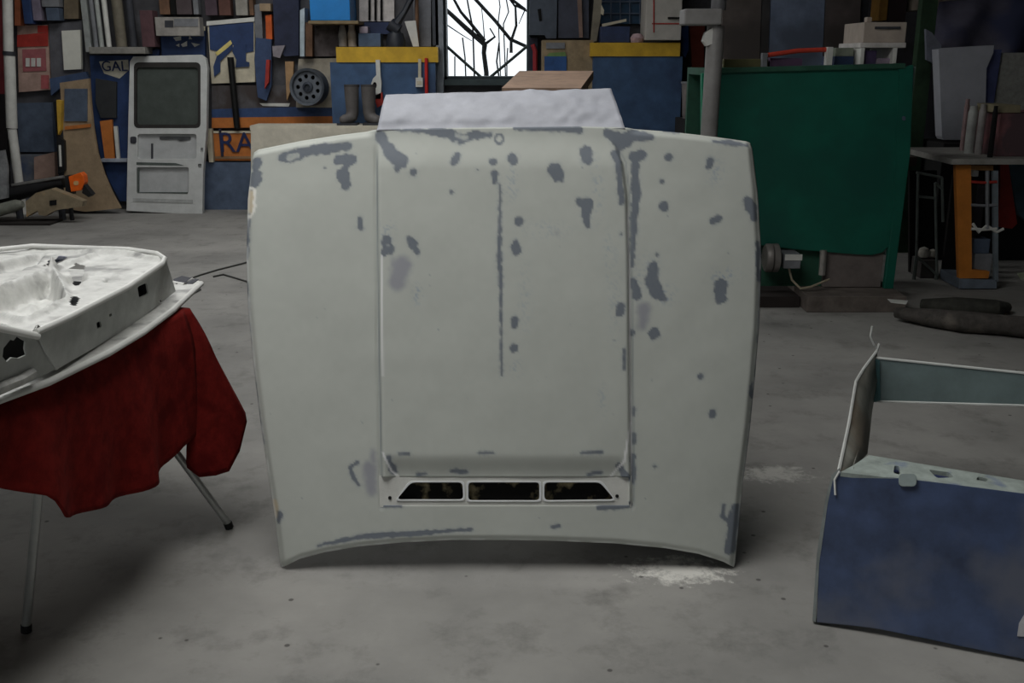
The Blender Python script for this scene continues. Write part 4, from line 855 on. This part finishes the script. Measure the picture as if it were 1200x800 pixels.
# green sheet metal machine
GY_ = 6.0; gm = M('machine green', (14, 92, 76), .45, var=.12, scale=4, bump=.01, c2=(14, 80, 68), amt=.4, spec=.5); gd = M('dull machine green', (40, 84, 66), .6, var=.2)
pb0 = atZ(947, 366, 0); 
pln = B('plinth', 'stained concrete plinth under the green machine', 'plinth', (946, 347, 1062, 366), pb0.y, 1.3, M('stained concrete', (104, 96, 90), .9, var=.25, scale=8)); 
pz = atY(1000, 347, pb0.y).z
gx0, gx1 = atY(826, 190, GY_).x, atY(1060, 190, GY_).x
pl2 = MB().box((gx0 - .05, pb0.y + .12, 0), (atY(946, 356, pb0.y).x - .01, pb0.y + 1.3, pz - .03)).build('timber_skid', M('oily skid', (40, 34, 32), .9)); tag(pl2, 'dark oily timber skid under the green machine and motor', 'skid')
mc = thing('green_machine', 'large green sheet metal machine with a motor underneath', 'machine', ((gx0 + gx1) / 2, GY_ + .3, pz))
GP = wallP(GY_)
MB().slab(GP, [(826,82),(850,80),(1055,77),(1053,160),(1047,300),(1040,290),(1034,296),(1022,299),(1000,298),(940,293),(880,286),(826,282)], .03).build('front_plate', gm, mc, bevel=.004)
MB().slab(GP, [(1053,80),(1070,76),(1066,180),(1046,pyof(pz + .003, GY_ - .012)),(1035,pyof(pz + .003, GY_ - .012)),(1040,296),(1047,240)], .035, (), .012).build('front_leg', gm, mc, bevel=.004)
MB().slab(GP, [(826,80),(1060,74),(1060,80),(826,86)], .06, (), .02).build('top_lip', gd, mc, bevel=.004)
MB().slab(GP, [(822,86),(829,85),(829,282),(822,282)], .05, (), .014).build('left_flange', M('flange green', (26, 128, 96), .45), mc)
ga = atY(1058, 78, GY_); gb2 = atY(1046, 300, GY_)
MB().hexa([(gx1 - .05, GY_ + .03, gb2.z), (gx1 + .02, GY_ + .03, gb2.z), (gx1 + .06, GY_ + .75, gb2.z), (gx1 - .05, GY_ + .75, gb2.z), (gx1 - .05, GY_ + .03, ga.z), (gx1 + .02, GY_ + .03, ga.z), (gx1 + .06, GY_ + .75, ga.z), (gx1 - .05, GY_ + .75, ga.z)]).build('side_panel', M('side grey green', (98, 112, 108), .6, c2=(150, 146, 136), amt=.35), mc)
MB().box((gx0, GY_ + .03, ga.z - .05), (gx1 - .05, GY_ + .75, ga.z - .01)).build('top_plate', gd, mc)
MB().box((gx0, GY_ + .7, pz + .003), (gx1 - .05, GY_ + .75, ga.z - .05)).build('rear_plate', gd, mc)
MB().slab(wallP(GY_ + .06), rect(870, 280, 968, 335), .03).build('lower_frame', gd, mc)
mb = MB(); pxbox(mb, 966, 294, 1034, pyof(pz + .003, GY_ + .02), GY_ + .02, .35); pass; mb.build('skirt_box', M('skirt grey', (112, 104, 100), .7, var=.15), mc, bevel=.004)
MB().tube([atY(965, 293, GY_ - .01), atY(963, 322, GY_ - .01)], .02, 8).build('bright_edge', M('polished steel', (190, 186, 180), .3, .6), mc, smooth=True)
mt = MB().lathe(atY(896, 302, GY_ - .06), (1, 0, 0), [(.001,0),(.075,0),(.085,.01),(.085,.035),(.07,.04),(.085,.045),(.085,.075),(.06,.085),(.001,.085)], 20).build('motor', M('motor grey', (120, 116, 112), .5, .3), mc, smooth=True)
pc = atY(926, 303, GY_ - .05); MB().box((pc.x - .05, GY_ - .1, pc.z - .05), (pc.x + .05, GY_ + .06, pc.z + .035)).build('terminal_box', gry, mt, bevel=.004)
MB().box((pc.x - .045, GY_ - .105, pc.z - .0), (pc.x + .055, GY_ - .1, pc.z + .035)).build('terminal_lid', wht, mt)
MB().tube([atY(924, 312, GY_ - .06), atY(928, 328, GY_ - .06), atY(938, 338, GY_ - .08), atY(950, 336, GY_ - .1), atY(972, 327, GY_ - .06)], .007, 6).build('motor_cable', M('cable tan', (150, 140, 120), .6), mc, smooth=True)
MB().slab(GP, rr(1056, 136, 1060, 141, 1.5), .005, (), .018).build('bolt', slate, mc)
for p_ in ((838,290),(838,275)): pass
# things on top of the machine
tz = ga.z
def onm(name, label, cat, x0, x1, y0, Y, d, mat, dz=0):
    a, b_ = atY(x0, 78, Y), atY(x1, 78, Y); t_ = atY((x0+x1)/2, y0, Y).z
    z0 = tz - .006 if not dz else dz
    return tag(MB().box((a.x, Y, z0), (b_.x, Y + d, max(t_, z0 + .01))).build(name, mat, bevel=.003), label, cat)
onm('tool_tray', 'flat olive tray of offcuts on the green machine', 'tray', 848, 900, 69, GY_ + .1, .3, M('olive tin', (96, 92, 58), .6))
onm('parts_tin', 'purple brown tin beside the olive tray', 'tin', 902, 940, 68, GY_ + .12, .25, M('purple tin', (84, 62, 88), .6))
onm('ledger', 'navy blue ledger lying on the green machine', 'book', 977, 1000, 66, GY_ + .12, .25, M('ledger navy', (32, 48, 78), .6))
onm('ledger', 'grey green folder stacked on the navy blue ledger', 'book', 978, 999, 56, GY_ + .14, .2, M('folder', (120, 126, 112), .7), atY(990, 66, GY_ + .12).z)
onm('end_block', 'white slotted end block holding the red bar', 'block', 968, 975, 55, GY_ + .06, .05, wht)
onm('end_block', 'dim grey block holding the tail of the red bar', 'block', 893, 899, 62, GY_ + .06, .05, gry)
tag(MB().tube([atY(900, 64.5, GY_ + .09), atY(935, 59.5, GY_ + .09), atY(970, 58, GY_ + .09)], .014, 8).build('red_bar', M('red lacquer', (196, 66, 48), .45)), 'slim red bar laid across the blocks on the green machine', 'bar')
gr_ = thing('bench_grinder', 'cream metal bench appliance with open shelf on the green machine', 'appliance', (atY(1034, 78, GY_ + .1).x, GY_ + .25, tz - .01)); gc = M('appliance cream', (172, 160, 148), .6, var=.12)
def gbx(n_, x0, y0, x1, y1, Y, d, m_): mb = MB(); pxbox(mb, x0, y0, x1, y1, Y, d); mb.build(n_, m_, gr_, bevel=.004)
gbx('shelf_plate', 1008, 50, 1062, 56, GY_ + .06, .4, M('shelf pale', (196, 192, 188), .6)); gbx('hood', 1012, 26, 1062, 50, GY_ + .1, .36, gc); gbx('front_lip', 1026, 31, 1056, 34, GY_ + .085, .02, dgr)
gbx('side_leg', 1008, 56, 1013, 79, GY_ + .06, .4, wht); gbx('side_leg', 1046, 56, 1051, 79, GY_ + .06, .4, wht); gbx('drum', 1014, 59, 1027, 78.5, GY_ + .1, .2, M('violet drum', (72, 60, 92), .6)); gbx('pan', 1027, 68, 1045, 78.5, GY_ + .1, .2, M('mauve pan', (140, 128, 142), .6)); gbx('rear_post', 1016, 20, 1022, 26, GY_ + .2, .05, gc)
# tall sheets behind the machine
for x0, x1, c, lab in ((846, 892, (92, 84, 80), 'brown grey'), (892, 902, (60, 58, 58), 'dark charcoal'), (902, 966, (112, 124, 146), 'blue grey weathered'), (966, 1008, (84, 76, 74), 'dusky brown')):
    q = M('sheet ' + lab, c, .6, var=.25, scale=4, c2=tuple(int(k * .75) for k in c), amt=.45)
    mb = MB(); a, b_ = atY(x0, 40, 8.0), atY(x1, 40, 8.0); mb.hexa([(a.x, 7.8, 0), (b_.x - .006, 7.8, 0), (b_.x - .006, 7.83, 0), (a.x, 7.83, 0), (a.x, 8.1, 2.4), (b_.x - .006, 8.1, 2.4), (b_.x - .006, 8.13, 2.4), (a.x, 8.13, 2.4)])
    tag(mb.build('steel_sheet', q), lab + ' steel sheet standing behind the green machine', 'sheet', 'steel sheets behind the machine')
rk = thing('sheet_rack', 'dark frame rack behind the tall steel sheets', 'rack', (1.9, 8.6, 0))
for x in (1.75, 2.62): MB().box((x, 8.15, 0), (x + .08, 8.23, 2.6)).build('post', dgr, rk)
MB().box((1.75, 8.15, 2.2), (2.7, 8.2, 2.3)).build('rail', dgr, rk)
B('amber_jar', 'amber bottle carton above the cream appliance', 'box', (1032, -40, 1042, 24), 8.5, .2, M('amber', (148, 110, 50), .6)); B('amber_jar', 'black carton beside the amber bottle carton', 'box', (1043, -40, 1064, 28), 8.5, .25, M('plum black', (38, 24, 28), .7))
gp = B('green_post', 'tall dark green curtain beside the green machine', 'curtain', (1064, -80, 1082, 420), 7.7, .08, M('bottle green cloth', (44, 66, 46), .85, var=.3, scale=5))

# right hand bench corner
nz_ = .85; bb0 = atY(1063, 187, 6.9)
tp0 = atY(1116, 186, 6.35); bz2 = tp0.z
be = thing('work_bench', 'dark workbench with a pale front edge loaded with cans', 'workbench', (3.6, 6.8, 0))
MB().box((tp0.x, 6.35, bz2 - .035), (5.2, 7.2, bz2)).build('bench_top', M('bench edge', (150, 148, 142), .7, var=.2), be)
MB().box((atY(1062, 170, 6.9).x, 6.9, bz2 - .1), (tp0.x, 7.3, bz2 - .04)).build('side_shelf', M('oily shelf', (72, 60, 52), .8), be)
for x in (tp0.x + .52, 4.9):
    for y in (6.95, 7.12): MB().box((x, y, 0), (x + .06, y + .06, bz2 - .035)).build('leg', dgr, be)
oc = thing('orange_cupboard', 'orange framed open cupboard with wire shelves under the workbench', 'cupboard', (atY(1146, 330, 6.4).x, 6.5, 0)); ocm = M('cupboard orange', (196, 122, 48), .6, var=.12)
OP = wallP(6.4)
MB().slab(OP, [(1120,193.5),(1138,193.5),(1139,316),(1160,318),(1158,326),(1124,326)], .04).build('side_frame', ocm, oc); MB().slab(OP, [(1138,193.5),(1170,194),(1170,200),(1138,199)], .03).build('top_frame', M('frame tan', (132, 96, 56), .7), oc)
MB().slab(OP, [(1164,194),(1170,194),(1170,330),(1166,330)], .03).build('right_post', M('post blue grey', (112, 122, 128), .6), oc); MB().slab(OP, [(1124,326),(1168,328),(1168,338),(1124,338)], .3).build('plinth_board', M('plinth grey blue', (110, 120, 132), .6), oc)
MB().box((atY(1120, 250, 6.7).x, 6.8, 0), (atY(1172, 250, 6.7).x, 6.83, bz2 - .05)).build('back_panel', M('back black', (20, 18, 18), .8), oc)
for y, c in ((213, redm), (240, gry), (268, wht)): MB().tube([OP.at(1138, y), OP.at(1152, y + 1), OP.at(1168, y)], .009, 6).build('shelf_wire', c, oc)
MB().tube([OP.at(1140,262), OP.at(1147,272), OP.at(1156,264), OP.at(1168,272), OP.at(1176,268)], .01, 6).build('bent_wire', wht, oc); MB().tube([OP.at(1157,200), OP.at(1157,268)], .012, 6).build('inner_post', gry, oc)
for (x0, y0, x1, y1), c, lab in (((1141, 280, 1160, 297), slate, 'slate carton on the cupboard floor under the workbench'), ((1141, 297.3, 1162, 325), gry, 'grey pressed tray low in the orange cupboard')): B('stored_part', lab, 'part', (x0, y0, x1, y1), 6.45, .25, c)
B('stored_part', 'small white tin high in the orange cupboard', 'tin', (1141, 200, 1147, 207), 6.5, .298, wht); B('stored_part', 'black canister in the orange cupboard', 'canister', (1142, 217, 1152, 280), 6.5, .17, M('canister', (36, 30, 34), .6))
S('red_sheet', 'deep red panel leaning under the workbench', 'panel', [(1172,192),(1182,192),(1192,262),(1186,268),(1172,266)], 6.75, .03, M('deep red', (128, 34, 26), .6))
S('blue_coat', 'dark teal coat hanging under the workbench', 'coat', [(1182,192),(1230,192),(1230,270),(1206,262),(1192,250)], 6.8, .05, M('teal dark', (52, 72, 82), .8))
cr = thing('wire_crate', 'dark wire crate frame standing under the side shelf', 'crate', (atY(1090, 320, 6.7).x, 6.75, 0)); cp = wallP(6.7); cm = M('crate wire', (104, 112, 108), .6)
for a, bq in (((1096,214),(1098,322)), ((1076,202),(1074,300)), ((1074,202),(1104,208)), ((1096,214),(1105,222)), ((1075,230),(1096,232)), ((1074,300),(1098,322)), ((1104,208),(1105,260))): MB().tube([cp.at(*a), cp.at(*bq)], .009, 6).build('wire', cm, cr)
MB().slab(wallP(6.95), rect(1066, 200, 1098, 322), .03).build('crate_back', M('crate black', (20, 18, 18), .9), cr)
MB().tube([cp.at(1098, 320), Vector((cp.at(1098, 330).x, 6.72, 0))], .012, 6).build('foot', cm, cr); MB().tube([cp.at(1074, 300), Vector((cp.at(1072, 330).x, 6.72, 0))], .012, 6).build('foot', cm, cr)
for x, y, r, lab in ((1083, 292, .042, 'crumpled white bag in the wire crate'), (1093, 298, .034, 'smaller white bag beside the crumpled one in the crate')):
    c = atY(x, y, 6.82); c.z = atY(1087, 305, 6.75).z + r + .001; tag(MB().lathe(c - Vector((0,0,r)), (0,0,1), [(.001,0),(r*.8,.01),(r,r*.8),(r*.7,r*1.6),(.001,r*1.9)], 9).build('white_bag', M('bag white', (170, 166, 156), .8, bump=.2), smooth=True), lab, 'bag')
B('crate_box', 'grey box holding the white bags inside the crate', 'box', (1078, 305, 1096, 345), 6.75, .17, M('crate box', (74, 70, 68), .8))
# on the bench
cyl = lambda nm, lab, cat, x, y0, y1, Y, wpx, m_: tag(MB().lathe(Vector((atY(x, y1, Y).x, Y, bz2)), (0,0,1), [(.001,0),(wpx*Y/F/2,0),(wpx*Y/F/2,(atY(x,y0,Y).z-bz2)*.86),(wpx*Y/F/2.6,(atY(x,y0,Y).z-bz2)*.92),(wpx*Y/F/2.6,atY(x,y0,Y).z-bz2),(.001,atY(x,y0,Y).z-bz2)], 16).build(nm, m_, smooth=True), lab, cat)
cyl('plastic_bottle', 'milky plastic bottle on the workbench', 'bottle', 1135, 124, 180, 6.75, 11, M('milky plastic', (150, 152, 148), .4)); cyl('grey_can', 'tall grey can between the milky bottle and the rusty box', 'can', 1146, 122, 180, 6.65, 8, M('can grey', (136, 132, 130), .5)); cyl('black_can', 'slim black can beside the tall grey can', 'can', 1160, 124, 184, 6.45, 6, blk); cyl('thinner_bottle', 'pinkish bottle with a green cap against the white sheet', 'bottle', 1127, 116, 180, 6.95, 6, M('pink bottle', (140, 116, 116), .5))
rb = B('rusty_box', 'rust pink box with a tan lid on the workbench', 'box', (1170, 132, 1240, pyof(bz2 + .001, 6.5)), 6.5, .4, M('rust pink', (124, 82, 84), .7, var=.25, scale=10, c2=(84, 66, 70), amt=.5)); sub(rb, 'tan_lid', rect(1170, 123, 1196, 132), 6.49, .3, M('lid tan', (128, 120, 96), .7))
# white container, tarpaulin, and bulk behind
zq = pyof(atY(1195, 168, 7.4).z + .006, 7.62) - .5
S('white_sheet', 'greyish white plastic sheet panel hung behind the workbench', 'sheet', [(1100,58),(1112,56),(1165,53),(1164,62),(1156,80),(1154,zq),(1106,zq),(1104,160)], 7.5, .12, M('plastic white', (176, 178, 186), .5, var=.06))
S('blue_strut', 'slate blue board between the white sheets', 'board', [(1166,58),(1174,58),(1164,124),(1154,124),(1157,80)], 7.56, .1, M('strut blue', (78, 86, 128), .6))
S('pale_sheet', 'pale speckled sheet beside the slate blue board', 'sheet', [(1175,62),(1280,60),(1280,zq),(1162,zq),(1165,124)], 7.6, .08, M('pale speckle', (156, 156, 150), .7, var=.15, scale=30))
sup = B('back_counter', 'dark counter carrying the white sheet panel', 'counter', (1092, 168, 1300, 420), 7.4, .5, M('counter black', (34, 34, 34), .8))
# tarpaulin draped bulk
P_ = []
for i in range(22):
    row = []
    for j in range(40):
        s = j / 39; t_ = i / 21
        x = 1089 + (1330 - 1089) * s; y = 4 + 60 * t_ - 26 * s * (1 - t_) + (22 * (1 - t_) if s < .05 else 0)
        p = atY(x, y, 8.15 - .35 * math.sin(t_ * math.pi / 2)); 
        p.y += .06 * math.sin(s * 22 + t_ * 3) * (t_ + .3) + .04 * float(vnoise(np.array(s * 9), np.array(t_ * 5), 71)); row.append(p)
    P_.append(row)
tag(MB().grid(P_).build('storage_tarpaulin', M('dusk tarp', (94, 92, 108), .6, var=.2, scale=4, c2=(62, 66, 92), amt=.45), smooth=True, solid=.008), 'dusky blue grey tarpaulin pulled over stored goods', 'tarpaulin')
bkb = B('stored_bulk', 'bright blue drum boxes stacked above the dusky tarpaulin', 'box', (1140, -80, 1330, 11), 8.3, .4, M('box blue', (32, 84, 140), .6)); B('stored_bulk', 'cream bundle under the bright blue boxes', 'bundle', (1086, -60, 1128, 11), 8.25, .4, M('bundle cream', (150, 140, 126), .8)); B('storage_rack', 'dark storage frame filling the corner behind the tarpaulin', 'rack', (1090, 12, 1330, 420), 8.3, .5, M('frame dark', (40, 40, 46), .8))
S('tarp_corner', 'loose pale corner of plastic beside the white sheet', 'sheet', [(1085,34),(1092,38),(1103,52),(1104,74),(1098,77),(1086,70)], 7.64, .03, M('loose plastic', (120, 124, 136), .5))
# rolled canvas on the floor in front
def fp(x, y, z=0): return atZ(x, y, z)
rl = [fp(1050,366,.05), fp(1090,372,.055), fp(1130,377,.06), fp(1170,380,.06), fp(1230,386,.06)]
tag(MB().tube(rl, [.03,.05,.06,.055,.06], 10).build('canvas_roll', M('muddy canvas', (74, 70, 66), .9, var=.3, scale=14, bump=.2, c2=(108, 102, 94), amt=.35), smooth=True), 'muddy canvas roll lying along the floor edge', 'roll')
rb2 = [fp(1080,356,.04), fp(1120,360,.05), fp(1165,362,.05), fp(1180,360,.04)]
tag(MB().tube(rb2, [.03,.06,.055,.03], 10).build('canvas_roll', M('olive canvas', (58, 58, 52), .9, var=.3, scale=14, bump=.2), smooth=True), 'shorter olive canvas bundle behind the muddy roll', 'roll')
tag(MB().slab(Plane((0,0,pz + .004), (0,0,1)), [(1040,350),(1064,352),(1062,356),(1044,354)], .003).build('paper_scrap', wht), 'white paper scrap on the concrete plinth', 'paper')
tag(MB().slab(Plane((0,0,.006), (0,0,1)), [(1192,320),(1204,318),(1208,326),(1196,327)], .004).build('paper_scrap', M('pale green scrap', (190, 200, 170), .7)), 'pale green paper scrap under the workbench', 'paper')

# floor clutter at far left
jm = M('bumper black', (30, 30, 32), .5); 
bp_ = thing('torn_bumper', 'black torn bumper with bracket lying in the floor clutter', 'bumper', fp(40, 240, 0))
MB().tube([atY(-20,232,9.35), atY(14,226,9.35), atY(45,219,9.35), atY(75,213,9.35)], [.07,.08,.07,.05], 10).build('bar', jm, bp_, smooth=True)
MB().tube([atY(14,217,9.3), atY(45,212,9.3), atY(75,207,9.3)], .014, 6).build('chrome_strip', M('chrome strip', (170, 170, 168), .3, .7), bp_, smooth=True)
MB().tube([Vector((atY(20,226,9.35).x, 9.35, 0)), atY(20,226,9.35)], .03, 8).build('bracket', dgr, bp_)
MB().tube([Vector((atY(70,226,9.35).x, 9.35, 0)), atY(70,214,9.35)], .03, 8).build('bracket', dgr, bp_)
ol = thing('indicator_lamp', 'bright orange indicator lamp on the black bumper', 'lamp', Vector((atY(81, 226, 9.34).x, 9.34, 0))); MB().slab(wallP(9.27), [(80,207),(94,202),(98,206),(99,214),(95,223),(83,225)], .09).build('lens', M('indicator orange', (236, 104, 28), .35, var=.15, bump=.02), ol, bevel=.006)
MB().tube([Vector((atY(81,226,9.34).x, 9.34, 0)), atY(81,226,9.34)], .02, 8).build('stem', jm, ol); MB().slab(wallP(9.30), [(76,206),(82,206),(84,228),(77,229)], .1).build('housing', jm, ol); MB().slab(wallP(9.28), [(98,216),(108,228),(104,231),(96,226)], .08).build('side_housing', jm, ol)
MB().slab(wallP(9.265), rr(86, 212, 92, 217, 2), .01).build('bulb', M('bulb pale', (200, 160, 110), .4), ol)
fd = S('cut_panel', 'cut tan and ochre body panel lying in the floor clutter', 'panel', [(30,236),(42,226),(60,221),(78,228),(97,236),(96,242),(80,244),(66,246),(58,250),(54,253),(46,252),(44,247),(38,250),(31,254)], 9.12, .1, M('panel khaki', (142, 128, 104), .75, var=.2, c2=(176, 136, 74), amt=.42)); sub(fd, 'cut_hole', [(58,235),(66,234),(66,240),(58,241)], 9.115, .006, blk)
tag(MB().tube([atY(-30,252,9.1), atY(0,246,9.1), atY(20,240,9.1), atY(27,239,9.1)], [.055,.055,.05,.03], 10).build('wing_panel', M('wing grey', (128, 130, 120), .5, var=.25), smooth=True), 'crumpled grey green wing panel in the floor clutter', 'wing')
tag(MB().slab(wallP(9.2), [(-20,180),(4,176),(8,196),(8,232),(-20,238)], .04).build('headlamp_panel', M('lamp panel', (150, 152, 154), .4, .3, var=.3)), 'dented silver lamp panel standing in the floor clutter', 'panel')
sk_ = [fp(0, 262, .0)]
tag(MB().box((atY(-40,255,9.0).x, 9.02, 0), (atY(56,255,9.0).x, 9.3, .02)).build('timber_pallet', M('pallet black', (38, 34, 32), .9)), 'dark timber under the floor clutter by the downpipe', 'timber')
for o in list(bpy.data.objects):
    if '_o' in o: del o['_o']
